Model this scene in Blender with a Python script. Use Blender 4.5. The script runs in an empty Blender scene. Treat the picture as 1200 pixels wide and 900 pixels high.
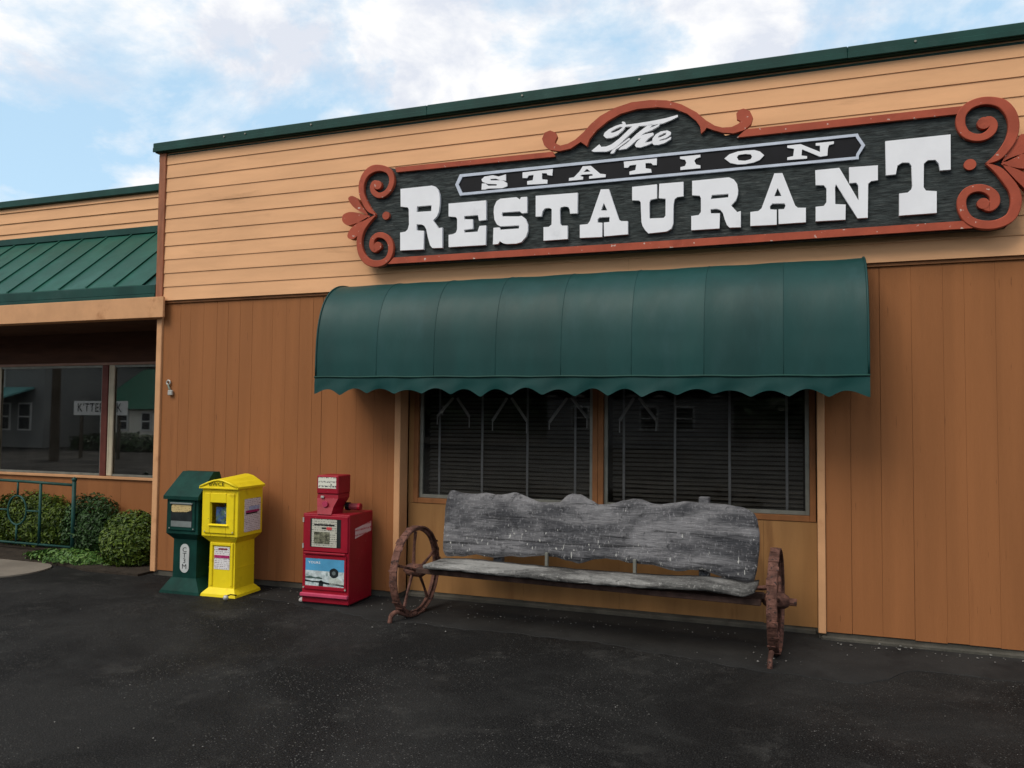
import bpy, bmesh, math, random
from mathutils import Vector, Matrix
from mathutils.geometry import tessellate_polygon
random.seed(7)
S = bpy.context.scene
COL = S.collection

# ------------------------------------------------------------------ camera
YAW, PITCH, ROLL, DIST, EYE = 0.34804, 0.043885, 0.009004, 6.3506, 1.6
def make_camera():
    f = Vector((-math.sin(YAW)*math.cos(PITCH), math.cos(YAW)*math.cos(PITCH), math.sin(PITCH)))
    r0 = Vector((math.cos(YAW), math.sin(YAW), 0)); u0 = r0.cross(f)
    r = math.cos(ROLL)*r0 + math.sin(ROLL)*u0
    u = -math.sin(ROLL)*r0 + math.cos(ROLL)*u0
    cd = bpy.data.cameras.new('camera'); co = bpy.data.objects.new('camera', cd); COL.objects.link(co)
    cd.sensor_width = 36; cd.lens = 36*930/1200; cd.clip_start = .05; cd.clip_end = 3000
    m = Matrix(((r.x, u.x, -f.x, 0), (r.y, u.y, -f.y, -DIST), (r.z, u.z, -f.z, EYE), (0, 0, 0, 1)))
    co.matrix_world = m
    S.camera = co
make_camera()

# ------------------------------------------------------------------ sky and sun
SUN_EL, SUN_ROT = math.radians(48), math.radians(205)
def make_world():
    w = bpy.data.worlds.new('World'); S.world = w; w.use_nodes = True
    nt = w.node_tree; nt.nodes.clear(); N = nt.nodes.new; L = nt.links.new
    out = N('ShaderNodeOutputWorld'); bg = N('ShaderNodeBackground'); bg.inputs['Strength'].default_value = .1
    sky = N('ShaderNodeTexSky'); sky.sky_type = 'NISHITA'; sky.sun_disc = False
    sky.sun_elevation = SUN_EL; sky.sun_rotation = SUN_ROT; sky.air_density = 1.0; sky.dust_density = 1.5; sky.ozone_density = 1.5
    tc = N('ShaderNodeTexCoord'); sp = N('ShaderNodeSeparateXYZ'); L(tc.outputs['Generated'], sp.inputs[0])
    def math_(op, a, b):
        n = N('ShaderNodeMath'); n.operation = op
        for i, v in enumerate((a, b)):
            if isinstance(v, (int, float)): n.inputs[i].default_value = v
            else: L(v, n.inputs[i])
        return n.outputs[0]
    zz = math_('ADD', math_('MAXIMUM', sp.outputs[2], 0.0), .38)
    cb = N('ShaderNodeCombineXYZ'); L(math_('DIVIDE', sp.outputs[0], zz), cb.inputs[0]); L(math_('DIVIDE', sp.outputs[1], zz), cb.inputs[1])
    cb.inputs[2].default_value = CLOUD_SEED
    def noise(scale, detail, rough, dist, vec):
        n = N('ShaderNodeTexNoise'); n.inputs['Scale'].default_value = scale; n.inputs['Detail'].default_value = detail
        n.inputs['Roughness'].default_value = rough; n.inputs['Distortion'].default_value = dist; L(vec, n.inputs['Vector']); return n.outputs['Fac']
    def ramp(fac, stops):
        r = N('ShaderNodeValToRGB'); L(fac, r.inputs[0]); e = r.color_ramp.elements
        e[0].position, e[0].color = stops[0]; e[1].position, e[1].color = stops[-1]
        for p, c in stops[1:-1]:
            k = e.new(p); k.color = c
        return r.outputs[0]
    g = lambda v: (v, v, v, 1)
    big = noise(2.7, 12, .60, .15, cb.outputs[0])
    mask = ramp(big, [(.38, g(0)), (.45, g(.45)), (.51, g(1))])
    mp = N('ShaderNodeMapping'); mp.inputs['Location'].default_value = (3.1, 7.7, 2.); L(cb.outputs[0], mp.inputs[0])
    shade = noise(6.5, 8, .6, .3, mp.outputs[0])
    ccol = ramp(shade, [(.39, (7.7, 8.1, 9.0, 1)), (.55, (10.2, 10.2, 10.3, 1))])
    # thin veil that pales the blue
    veil = N('ShaderNodeMix'); veil.data_type = 'RGBA'; veil.inputs[0].default_value = .65
    sc = N('ShaderNodeMix'); sc.data_type = 'RGBA'; sc.blend_type = 'MULTIPLY'; sc.inputs[0].default_value = 1
    L(sky.outputs[0], sc.inputs[6]); sc.inputs[7].default_value = (2.1, 2.1, 2.1, 1)
    L(sc.outputs[2], veil.inputs[6]); veil.inputs[7].default_value = (5.9, 8.5, 10.2, 1)
    mx = N('ShaderNodeMix'); mx.data_type = 'RGBA'; L(mask, mx.inputs[0]); L(veil.outputs[2], mx.inputs[6]); L(ccol, mx.inputs[7])
    L(mx.outputs[2], bg.inputs['Color']); L(bg.outputs[0], out.inputs[0])
CLOUD_SEED = 12.7
make_world()
sd = bpy.data.lights.new('sun', 'SUN'); sd.energy = 2.1; sd.angle = math.radians(30); sd.color = (1, .92, .80)
so = bpy.data.objects.new('sun', sd); COL.objects.link(so); so.location = (0, -20, 30)
sv = Vector((math.sin(SUN_ROT)*math.cos(SUN_EL), math.cos(SUN_ROT)*math.cos(SUN_EL), math.sin(SUN_EL)))
so.rotation_euler = sv.to_track_quat('Z', 'Y').to_euler()
vs = S.view_settings; vs.view_transform = 'Standard'; vs.look = 'None'; vs.gamma = 1; vs.use_curve_mapping = False
vs.exposure = 0.0
S.cycles.max_bounces = 8; S.cycles.transparent_max_bounces = 12

# ------------------------------------------------------------------ helpers
OFF = {}
def empty(name, loc, label, cat, group=None, rz=0):
    o = bpy.data.objects.new(name, None); COL.objects.link(o); o.empty_display_size = .2
    o.location = loc; o.rotation_euler.z = rz; o['label'] = label; o['category'] = cat
    if group: o['group'] = group
    OFF[o.name] = Vector((0, 0, 0)) if rz else Vector(loc)
    return o
def tag(o, label, cat, group=None):
    o['label'] = label; o['category'] = cat
    if group: o['group'] = group
    return o
def mobj(name, verts, faces, mat, parent=None, smooth=False, flip=True):
    """verts in world space for unrotated things, in local space for rotated ones"""
    off = OFF.get(parent.name, Vector((0, 0, 0))) if parent else Vector((0, 0, 0))
    me = bpy.data.meshes.new(name)
    me.from_pydata([tuple(Vector(v)-off) for v in verts], [], faces); me.update()
    if flip:
        bm = bmesh.new(); bm.from_mesh(me); bmesh.ops.recalc_face_normals(bm, faces=bm.faces); bm.to_mesh(me); bm.free()
    if smooth:
        me.polygons.foreach_set('use_smooth', [True]*len(me.polygons))
    if mat: me.materials.append(mat)
    o = bpy.data.objects.new(name, me); COL.objects.link(o)
    if parent:
        o.parent = parent; OFF[o.name] = off.copy()
    return o
class MB:
    """collects shapes for one mesh"""
    def __init__(s): s.v = []; s.f = []
    def add(s, v, f):
        n = len(s.v); s.v += [tuple(q) for q in v]; s.f += [tuple(i+n for i in q) for q in f]; return s
    def box(s, x0, x1, y0, y1, z0, z1, b=0, M=None):
        if b <= 0:
            v = [(x, y, z) for z in (z0, z1) for y in (y0, y1) for x in (x0, x1)]
            f = [(0, 2, 3, 1), (4, 5, 7, 6), (0, 1, 5, 4), (2, 6, 7, 3), (0, 4, 6, 2), (1, 3, 7, 5)]
        else:
            bm = bmesh.new(); bmesh.ops.create_cube(bm, size=1)
            for q in bm.verts:
                q.co = Vector(((x0+x1)/2+q.co.x*(x1-x0), (y0+y1)/2+q.co.y*(y1-y0), (z0+z1)/2+q.co.z*(z1-z0)))
            bmesh.ops.bevel(bm, geom=bm.edges[:], offset=min(b, .45*min(x1-x0, y1-y0, z1-z0)), segments=1, affect='EDGES')
            bm.verts.index_update(); v = [q.co.copy() for q in bm.verts]; f = [tuple(k.index for k in p.verts) for p in bm.faces]; bm.free()
        if M: v = [M @ Vector(q) for q in v]
        return s.add(v, f)
    def frustum(s, r0, r1, z0, z1):
        """rectangles (x0,x1,y0,y1) at two heights"""
        v = [(x, y, z0) for x, y in ((r0[0], r0[2]), (r0[1], r0[2]), (r0[1], r0[3]), (r0[0], r0[3]))] + [(x, y, z1) for x, y in ((r1[0], r1[2]), (r1[1], r1[2]), (r1[1], r1[3]), (r1[0], r1[3]))]
        return s.add(v, [(3, 2, 1, 0), (4, 5, 6, 7)]+[(i, (i+1) % 4, 4+(i+1) % 4, 4+i) for i in range(4)])
    def tube(s, pts, r, n=8, closed=False, cap=True):
        pts = [Vector(p) for p in pts]; k = len(pts); rs = r if isinstance(r, (list, tuple)) else [r]*k
        v = []; f = []; prev = None
        for i, p in enumerate(pts):
            a = pts[(i-1) % k] if (closed or i) else p; b = pts[(i+1) % k] if (closed or i < k-1) else p
            d = (b-a).normalized()
            if prev is None:
                t = Vector((0, 0, 1)) if abs(d.z) < .9 else Vector((1, 0, 0)); n1 = d.cross(t).normalized()
            else:
                n1 = (prev-d*prev.dot(d)).normalized()
            prev = n1; n2 = d.cross(n1)
            v += [p+rs[i]*(math.cos(2*math.pi*j/n)*n1+math.sin(2*math.pi*j/n)*n2) for j in range(n)]
        for i in range(k if closed else k-1):
            A = i*n; B = ((i+1) % k)*n
            f += [(A+j, A+(j+1) % n, B+(j+1) % n, B+j) for j in range(n)]
        if not closed and cap:
            f += [tuple(range(n))[::-1], tuple(range((k-1)*n, k*n))]
        return s.add(v, f)
    def lathe_x(s, prof, n, cx, cy, cz):
        """closed profile of (x, radius) turned about a line along X"""
        v = []; f = []; m = len(prof)
        for i in range(n):
            a = 2*math.pi*i/n
            v += [(cx+x, cy+r*math.cos(a), cz+r*math.sin(a)) for x, r in prof]
        for i in range(n):
            for j in range(m):
                f.append((i*m+j, i*m+(j+1) % m, ((i+1) % n)*m+(j+1) % m, ((i+1) % n)*m+j))
        return s.add(v, f)
    def prism(s, outer, holes, y0, y1):
        """polygon in XZ with holes, from front y0 to back y1"""
        loops = [outer]+list(holes); flat = [p for l in loops for p in l]; n = len(flat)
        tris = tessellate_polygon([[Vector((x, z, 0)) for x, z in l] for l in loops])
        v = [(x, y0, z) for x, z in flat]+[(x, y1, z) for x, z in flat]; f = []
        for t in tris:
            f.append(tuple(t)); f.append(tuple(i+n for i in reversed(t)))
        b = 0
        for l in loops:
            k = len(l); f += [(b+i, b+(i+1) % k, n+b+(i+1) % k, n+b+i) for i in range(k)]; b += k
        return s.add(v, f)
    def build(s, name, mat, parent=None, smooth=False, flip=True): return mobj(name, s.v, s.f, mat, parent, smooth, flip)
def box(name, mat, parent, x0, x1, y0, y1, z0, z1, b=.004): return MB().box(x0, x1, y0, y1, z0, z1, b).build(name, mat, parent)
def structure(o): o['kind'] = 'structure'; return o
def lerp(pts, x):
    if x <= pts[0][0]: return pts[0][1]
    for (a, p), (b, q) in zip(pts, pts[1:]):
        if x <= b: return p+(q-p)*(x-a)/max(b-a, 1e-9)
    return pts[-1][1]
def smoothpath(pts, sub=4, closed=False):
    n = len(pts); out = []; P = [tuple(p) for p in pts]
    for i in range(n if closed else n-1):
        if closed: p0, p1, p2, p3 = P[(i-1) % n], P[i], P[(i+1) % n], P[(i+2) % n]
        else: p0, p1, p2, p3 = P[max(i-1, 0)], P[i], P[i+1], P[min(i+2, n-1)]
        for k in range(sub):
            t = k/sub
            out.append(tuple(.5*((2*b)+(-a+c)*t+(2*a-5*b+4*c-d)*t*t+(-a+3*b-3*c+d)*t**3) for a, b, c, d in zip(p0, p1, p2, p3)))
    if not closed: out.append(P[-1])
    return out
def text_mesh(body, size, stretch=1.0):
    """flat outline of lettering: (verts, faces) in XZ, centred"""
    c = bpy.data.curves.new('lettering', 'FONT'); c.body = body; c.size = size; c.align_x = 'CENTER'; c.align_y = 'CENTER'; c.resolution_u = 2
    o = bpy.data.objects.new('lettering', c); COL.objects.link(o)
    bpy.context.view_layer.update()
    me = bpy.data.meshes.new_from_object(o.evaluated_get(bpy.context.evaluated_depsgraph_get()))
    v = [(q.co.x*stretch, 0, q.co.y) for q in me.vertices]; f = [tuple(p.vertices) for p in me.polygons]
    bpy.data.objects.remove(o); bpy.data.curves.remove(c); bpy.data.meshes.remove(me)
    return v, f

# ------------------------------------------------------------------ materials
MATS = {}
def mat(name, base, rough=.6, vary=.12, scale=3., stain=None, stain_amt=.0, stain_scale=1.2, bump=.0, bump_scale=60., stretch=(1, 1, 1), rnd=0., metal=0., spec=.18, coat=0., speck=None, speck_scale=90., speck_lim=.68):
    if name in MATS: return MATS[name]
    m = bpy.data.materials.new(name); m.use_nodes = True; nt = m.node_tree; N = nt.nodes.new; L = nt.links.new
    b = nt.nodes['Principled BSDF']; b.inputs['Roughness'].default_value = rough; b.inputs['Metallic'].default_value = metal
    b.inputs['Specular IOR Level'].default_value = spec; b.inputs['Coat Weight'].default_value = coat
    tc = N('ShaderNodeTexCoord'); mp = N('ShaderNodeMapping'); mp.inputs['Scale'].default_value = stretch; L(tc.outputs['Object'], mp.inputs[0])
    def noise(sc, det=6, ro=.6):
        n = N('ShaderNodeTexNoise'); n.inputs['Scale'].default_value = sc; n.inputs['Detail'].default_value = det; n.inputs['Roughness'].default_value = ro
        L(mp.outputs[0], n.inputs['Vector']); return n.outputs['Fac']
    def ramp(fac, lo, hi):
        r = N('ShaderNodeMapRange'); r.interpolation_type = 'SMOOTHSTEP'; L(fac, r.inputs[0]); r.inputs[1].default_value = lo; r.inputs[2].default_value = hi; return r.outputs[0]
    def mixc(fac, a, c, mode='MIX'):
        n = N('ShaderNodeMix'); n.data_type = 'RGBA'; n.blend_type = mode
        for i, x in ((0, fac), (6, a), (7, c)):
            if isinstance(x, (int, float)): n.inputs[i].default_value = x
            elif isinstance(x, tuple): n.inputs[i].default_value = (*x[:3], 1)
            else: L(x, n.inputs[i])
        return n.outputs[2]
    lo = tuple(c*(1-vary) for c in base); hi = tuple(min(1, c*(1+vary)) for c in base)
    col = mixc(ramp(noise(scale), .3, .7), lo, hi)
    if stain: 
        col = mixc(ramp(noise(stain_scale, 8, .65), .62-stain_amt*.3, .74), col, stain)
    if speck:
        col = mixc(ramp(noise(speck_scale, 3, .5), speck_lim, speck_lim+.03), col, speck)
    if rnd:
        oi = N('ShaderNodeObjectInfo'); r = N('ShaderNodeMapRange'); L(oi.outputs['Random'], r.inputs[0]); r.inputs[3].default_value = 1-rnd; r.inputs[4].default_value = 1+rnd
        hs = N('ShaderNodeHueSaturation'); L(r.outputs[0], hs.inputs['Value']); L(col, hs.inputs['Color']); col = hs.outputs[0]
    L(col, b.inputs['Base Color'])
    rr = N('ShaderNodeMapRange'); L(noise(scale*2.3), rr.inputs[0]); rr.inputs[3].default_value = max(.03, rough-.1); rr.inputs[4].default_value = min(1, rough+.1); L(rr.outputs[0], b.inputs['Roughness'])
    if bump:
        bn = N('ShaderNodeBump'); bn.inputs['Strength'].default_value = bump; bn.inputs['Distance'].default_value = .01; L(noise(bump_scale, 5, .6), bn.inputs['Height']); L(bn.outputs[0], b.inputs['Normal'])
    MATS[name] = m; return m
def srgb(r, g, b):
    f = lambda c: (c/255/12.92) if c <= 10 else ((c/255+.055)/1.055)**2.4
    return (f(r), f(g), f(b))
def glass(name, tint=.75, ior=1.5):
    m = bpy.data.materials.new(name); m.use_nodes = True; nt = m.node_tree; nt.nodes.clear(); N = nt.nodes.new; L = nt.links.new
    out = N('ShaderNodeOutputMaterial'); mx = N('ShaderNodeMixShader'); fr = N('ShaderNodeFresnel'); fr.inputs[0].default_value = ior
    tr = N('ShaderNodeBsdfTransparent'); tr.inputs[0].default_value = (tint, tint, tint*1.01, 1)
    gl = N('ShaderNodeBsdfGlossy'); gl.inputs['Roughness'].default_value = .015; gl.inputs['Color'].default_value = (.96, .94, .89, 1)
    L(fr.outputs[0], mx.inputs[0]); L(tr.outputs[0], mx.inputs[1]); L(gl.outputs[0], mx.inputs[2])
    df = N('ShaderNodeBsdfDiffuse'); df.inputs[0].default_value = (.3, .3, .28, 1)
    tc = N('ShaderNodeTexCoord'); n = N('ShaderNodeTexNoise'); n.inputs['Scale'].default_value = 2.5; n.inputs['Detail'].default_value = 8; L(tc.outputs['Object'], n.inputs['Vector'])
    r = N('ShaderNodeMapRange'); L(n.outputs['Fac'], r.inputs[0]); r.inputs[1].default_value = .4; r.inputs[2].default_value = .8; r.inputs[3].default_value = .005; r.inputs[4].default_value = .05
    m2 = N('ShaderNodeMixShader'); L(r.outputs[0], m2.inputs[0]); L(mx.outputs[0], m2.inputs[1]); L(df.outputs[0], m2.inputs[2]); L(m2.outputs[0], out.inputs[0])
    return m
def printed(name, paper, ink, row=70., cover=.5):
    """small print: broken rows of ink on paper (flat print only)"""
    m = bpy.data.materials.new(name); m.use_nodes = True; nt = m.node_tree; N = nt.nodes.new; L = nt.links.new; b = nt.nodes['Principled BSDF']; b.inputs['Roughness'].default_value = .55
    tc = N('ShaderNodeTexCoord'); sp = N('ShaderNodeSeparateXYZ'); L(tc.outputs['Object'], sp.inputs[0])
    w = N('ShaderNodeMath'); w.operation = 'MULTIPLY'; L(sp.outputs[2], w.inputs[0]); w.inputs[1].default_value = row
    fr = N('ShaderNodeMath'); fr.operation = 'FRACT'; L(w.outputs[0], fr.inputs[0])
    lt = N('ShaderNodeMath'); lt.operation = 'LESS_THAN'; L(fr.outputs[0], lt.inputs[0]); lt.inputs[1].default_value = .36
    mp = N('ShaderNodeMapping'); mp.inputs['Scale'].default_value = (1, 1, .35); L(tc.outputs['Object'], mp.inputs[0])
    n = N('ShaderNodeTexNoise'); n.inputs['Scale'].default_value = 150; n.inputs['Detail'].default_value = 2; L(mp.outputs[0], n.inputs['Vector'])
    gt = N('ShaderNodeMath'); gt.operation = 'GREATER_THAN'; L(n.outputs['Fac'], gt.inputs[0]); gt.inputs[1].default_value = 1-cover
    mu = N('ShaderNodeMath'); mu.operation = 'MULTIPLY'; L(lt.outputs[0], mu.inputs[0]); L(gt.outputs[0], mu.inputs[1])
    mx = N('ShaderNodeMix'); mx.data_type = 'RGBA'; L(mu.outputs[0], mx.inputs[0]); mx.inputs[6].default_value = (*paper, 1); mx.inputs[7].default_value = (*ink, 1)
    L(mx.outputs[2], b.inputs['Base Color']); return m

# ------------------------------------------------------------------ outlines of sign and bench pieces (metres)
BIG=[('R',[(-3.3043,3.6207),(-2.997,3.6219),(-2.965,3.6106),(-2.9373,3.5788),(-2.9231,3.5359),(-2.9198,3.4899),(-2.9218,3.4402),(-2.93,3.3827),(-2.9476,3.3467),(-2.9834,3.3162),(-2.928,3.2414),(-2.8938,3.2472),(-2.8912,3.0692),(-2.9844,3.0728),(-3.0075,3.0976),(-3.0314,3.1741),(-3.0461,3.2418),(-3.0649,3.2724),(-3.0927,3.2887),(-3.1406,3.2924),(-3.1398,3.2387),(-3.0688,3.2301),(-3.0709,3.0668),(-3.2978,3.0722),(-3.3005,3.231),(-3.2492,3.2357),(-3.2262,3.2551),(-3.2148,3.2963),(-3.2198,3.4315),(-3.2294,3.4491),(-3.2998,3.4634)],[[(-3.1394,3.4501),(-2.9991,3.4508),(-3.001,3.3985),(-3.1424,3.4016)]]),('E',[(-2.8364,3.4496),(-2.4883,3.4485),(-2.4865,3.2818),(-2.5515,3.2787),(-2.5608,3.3283),(-2.688,3.3303),(-2.6894,3.3017),(-2.6084,3.2954),(-2.6075,3.2161),(-2.6883,3.2114),(-2.6862,3.1867),(-2.5635,3.186),(-2.5466,3.2336),(-2.4859,3.2331),(-2.4884,3.0671),(-2.8312,3.071),(-2.8326,3.1766),(-2.7925,3.1804),(-2.7642,3.1923),(-2.753,3.2203),(-2.7542,3.3108),(-2.7677,3.3284),(-2.8348,3.3378)],[]),('S',[(-2.1212,3.4464),(-2.1201,3.3131),(-2.1651,3.3111),(-2.1871,3.3305),(-2.341,3.3334),(-2.346,3.3176),(-2.339,3.2993),(-2.1926,3.2877),(-2.1675,3.2905),(-2.1338,3.264),(-2.1126,3.2129),(-2.1121,3.1572),(-2.1283,3.1107),(-2.1697,3.0698),(-2.2115,3.0606),(-2.2958,3.0623),(-2.3299,3.0702),(-2.3599,3.0907),(-2.3767,3.0677),(-2.4221,3.0667),(-2.4184,3.2078),(-2.3654,3.2079),(-2.3566,3.1871),(-2.1917,3.1854),(-2.1877,3.2122),(-2.3569,3.2169),(-2.387,3.2337),(-2.4106,3.2759),(-2.4181,3.3412),(-2.4144,3.3895),(-2.3934,3.4322),(-2.3593,3.4511),(-2.2151,3.4514),(-2.1855,3.4304),(-2.1731,3.4478)],[]),('T',[(-2.0456,3.4477),(-1.6867,3.4418),(-1.6881,3.2727),(-1.7496,3.2753),(-1.7539,3.3109),(-1.766,3.3314),(-1.7942,3.3377),(-1.8305,3.3329),(-1.836,3.3098),(-1.8337,3.1997),(-1.8174,3.1812),(-1.7707,3.1777),(-1.77,3.0683),(-1.9751,3.0684),(-1.976,3.1805),(-1.931,3.1795),(-1.9067,3.1974),(-1.9058,3.3076),(-1.9076,3.3274),(-1.9321,3.3374),(-1.9649,3.3361),(-1.9852,3.3141),(-1.9948,3.2713),(-2.0442,3.2736)],[]),('A',[(-1.4939,3.4514),(-1.4283,3.4481),(-1.345,3.195),(-1.3277,3.1808),(-1.2736,3.1766),(-1.2733,3.0713),(-1.4661,3.0687),(-1.4683,3.1804),(-1.4229,3.1812),(-1.4213,3.2225),(-1.5062,3.2249),(-1.521,3.2087),(-1.5192,3.1843),(-1.4814,3.1796),(-1.4827,3.0647),(-1.6665,3.0697),(-1.6671,3.1763),(-1.603,3.1776),(-1.5836,3.2005)],[[(-1.4698,3.339),(-1.4407,3.276),(-1.4932,3.2803)]]),('U',[(-1.24,3.4481),(-1.0438,3.4512),(-1.0437,3.3392),(-1.094,3.3325),(-1.1024,3.312),(-1.1022,3.1846),(-0.9919,3.1802),(-0.9769,3.1959),(-0.9754,3.3307),(-1.0286,3.3396),(-1.0254,3.4537),(-0.8386,3.4514),(-0.8386,3.3381),(-0.8862,3.3356),(-0.9067,3.3206),(-0.915,3.2792),(-0.9174,3.1282),(-0.9314,3.0914),(-0.9686,3.0715),(-1.1104,3.0665),(-1.1357,3.0938),(-1.1569,3.1293),(-1.1654,3.164),(-1.1716,3.3179),(-1.1827,3.3342),(-1.2397,3.3409)],[]),('R',[(-0.7717,3.4526),(-0.4958,3.4537),(-0.4605,3.4338),(-0.4371,3.3987),(-0.4294,3.3529),(-0.4311,3.3162),(-0.4453,3.2724),(-0.4807,3.236),(-0.4363,3.1815),(-0.4105,3.1876),(-0.411,3.0636),(-0.493,3.0672),(-0.5126,3.0892),(-0.5282,3.1315),(-0.5415,3.1818),(-0.5596,3.208),(-0.5873,3.2202),(-0.6335,3.219),(-0.6312,3.1874),(-0.5636,3.182),(-0.5679,3.0662),(-0.7786,3.0676),(-0.7785,3.1776),(-0.7235,3.1815),(-0.7057,3.2034),(-0.7056,3.3114),(-0.7152,3.3314),(-0.7718,3.3398)],[[(-0.6229,3.3291),(-0.5001,3.3281),(-0.5017,3.3003),(-0.6334,3.2985)]]),('A',[(-0.1673,3.4519),(-0.1106,3.4488),(-0.0222,3.1959),(-0.0037,3.1784),(0.0518,3.1738),(0.0511,3.0665),(-0.1391,3.0674),(-0.14,3.1776),(-0.1008,3.1768),(-0.0894,3.2015),(-0.0968,3.2198),(-0.1836,3.2256),(-0.2004,3.2068),(-0.1975,3.1824),(-0.1521,3.1762),(-0.1527,3.0636),(-0.3412,3.0681),(-0.3408,3.1738),(-0.283,3.1772),(-0.26,3.1956)],[[(-0.1452,3.3392),(-0.1168,3.2762),(-0.1697,3.2793)]]),('N',[(0.1184,3.447),(0.2823,3.4487),(0.4094,3.1955),(0.4078,3.3093),(0.3927,3.3296),(0.3485,3.3297),(0.3477,3.4461),(0.5383,3.4417),(0.5372,3.3337),(0.4928,3.331),(0.4731,3.3131),(0.468,3.0676),(0.401,3.068),(0.2585,3.3302),(0.252,3.3088),(0.2528,3.1841),(0.3227,3.1752),(0.3199,3.0644),(0.1184,3.0681),(0.1192,3.1753),(0.1747,3.1777),(0.1933,3.2041),(0.1941,3.3041),(0.1759,3.3309),(0.1204,3.336)],[]),('T',[(0.5886,3.6113),(1.0026,3.6128),(1.0001,3.3641),(0.9346,3.3649),(0.9268,3.4147),(0.9061,3.4428),(0.8594,3.4457),(0.8336,3.4242),(0.8298,3.2557),(0.844,3.2303),(0.9116,3.2194),(0.9097,3.0664),(0.6727,3.0661),(0.6745,3.2243),(0.7282,3.2263),(0.7526,3.2483),(0.7589,3.2719),(0.7546,3.4177),(0.7393,3.4407),(0.6961,3.4451),(0.6654,3.4268),(0.6534,3.3645),(0.5904,3.3638)],[])]
SMALL=[('S',[(-2.3506,3.6496),(-2.314,3.6571),(-2.3135,3.6018),(-2.3501,3.6053),(-2.4055,3.6296),(-2.4559,3.6312),(-2.4507,3.618),(-2.3468,3.6097),(-2.3017,3.5818),(-2.3014,3.555),(-2.3461,3.5418),(-2.4719,3.5502),(-2.5006,3.5449),(-2.5345,3.5464),(-2.5317,3.5987),(-2.4978,3.5971),(-2.4722,3.574),(-2.3965,3.5686),(-2.3966,3.5813),(-2.4808,3.5923),(-2.5285,3.6143),(-2.5355,3.6357),(-2.5069,3.6568),(-2.431,3.6606),(-2.3806,3.6446)],[]),('T',[(-2.1657,3.6582),(-1.9026,3.6601),(-1.907,3.6065),(-1.947,3.615),(-1.9551,3.6313),(-1.9952,3.6352),(-1.9948,3.584),(-1.9467,3.5748),(-1.9497,3.5441),(-2.1239,3.5511),(-2.1242,3.5808),(-2.0755,3.5839),(-2.0678,3.6299),(-2.1132,3.6265),(-2.1244,3.6073),(-2.1653,3.6112)],[]),('A',[(-1.6481,3.6575),(-1.5786,3.655),(-1.5017,3.5822),(-1.456,3.5732),(-1.459,3.5509),(-1.5935,3.5502),(-1.5936,3.5715),(-1.5598,3.5742),(-1.5706,3.5874),(-1.6555,3.5896),(-1.671,3.5805),(-1.643,3.5702),(-1.646,3.5491),(-1.7645,3.5497),(-1.7615,3.5724),(-1.7208,3.5746),(-1.6712,3.6217)],[[(-1.6124,3.6341),(-1.5815,3.6082),(-1.6432,3.6098)]]),('T',[(-1.3087,3.6605),(-1.0449,3.6598),(-1.0477,3.607),(-1.0768,3.61),(-1.0914,3.6277),(-1.1353,3.6322),(-1.1353,3.5907),(-1.0914,3.5789),(-1.0869,3.5519),(-1.2637,3.5514),(-1.2637,3.5768),(-1.2163,3.584),(-1.209,3.6279),(-1.2609,3.6257),(-1.2757,3.6093),(-1.3056,3.6123)],[]),('I',[(-0.8654,3.6547),(-0.71,3.6543),(-0.71,3.6354),(-0.7423,3.6272),(-0.7564,3.6113),(-0.7424,3.5808),(-0.7101,3.5703),(-0.7102,3.5486),(-0.8626,3.5493),(-0.8625,3.5712),(-0.827,3.5778),(-0.8171,3.603),(-0.827,3.6259),(-0.8654,3.6372)],[]),('O',[(-0.5299,3.605),(-0.4929,3.634),(-0.4315,3.6489),(-0.3774,3.6502),(-0.3102,3.6472),(-0.2702,3.6315),(-0.2398,3.6),(-0.2705,3.5679),(-0.3173,3.5516),(-0.3778,3.5464),(-0.4319,3.5491),(-0.4862,3.5661)],[[(-0.4385,3.6068),(-0.4248,3.6225),(-0.3775,3.6246),(-0.3371,3.6174),(-0.3265,3.5979),(-0.3373,3.5791),(-0.3777,3.572),(-0.425,3.5797)]]),('N',[(-0.075,3.6552),(0.0183,3.656),(0.1521,3.5832),(0.1524,3.6301),(0.1232,3.6333),(0.1234,3.6513),(0.2473,3.6512),(0.2471,3.6334),(0.2156,3.6272),(0.2067,3.6076),(0.2024,3.5503),(0.1518,3.5474),(0.0284,3.616),(0.0242,3.5692),(0.0627,3.5609),(0.0625,3.5429),(-0.0757,3.5462),(-0.0756,3.5658),(-0.0339,3.5712),(-0.0271,3.6262),(-0.0751,3.6384)],[])]
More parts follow.
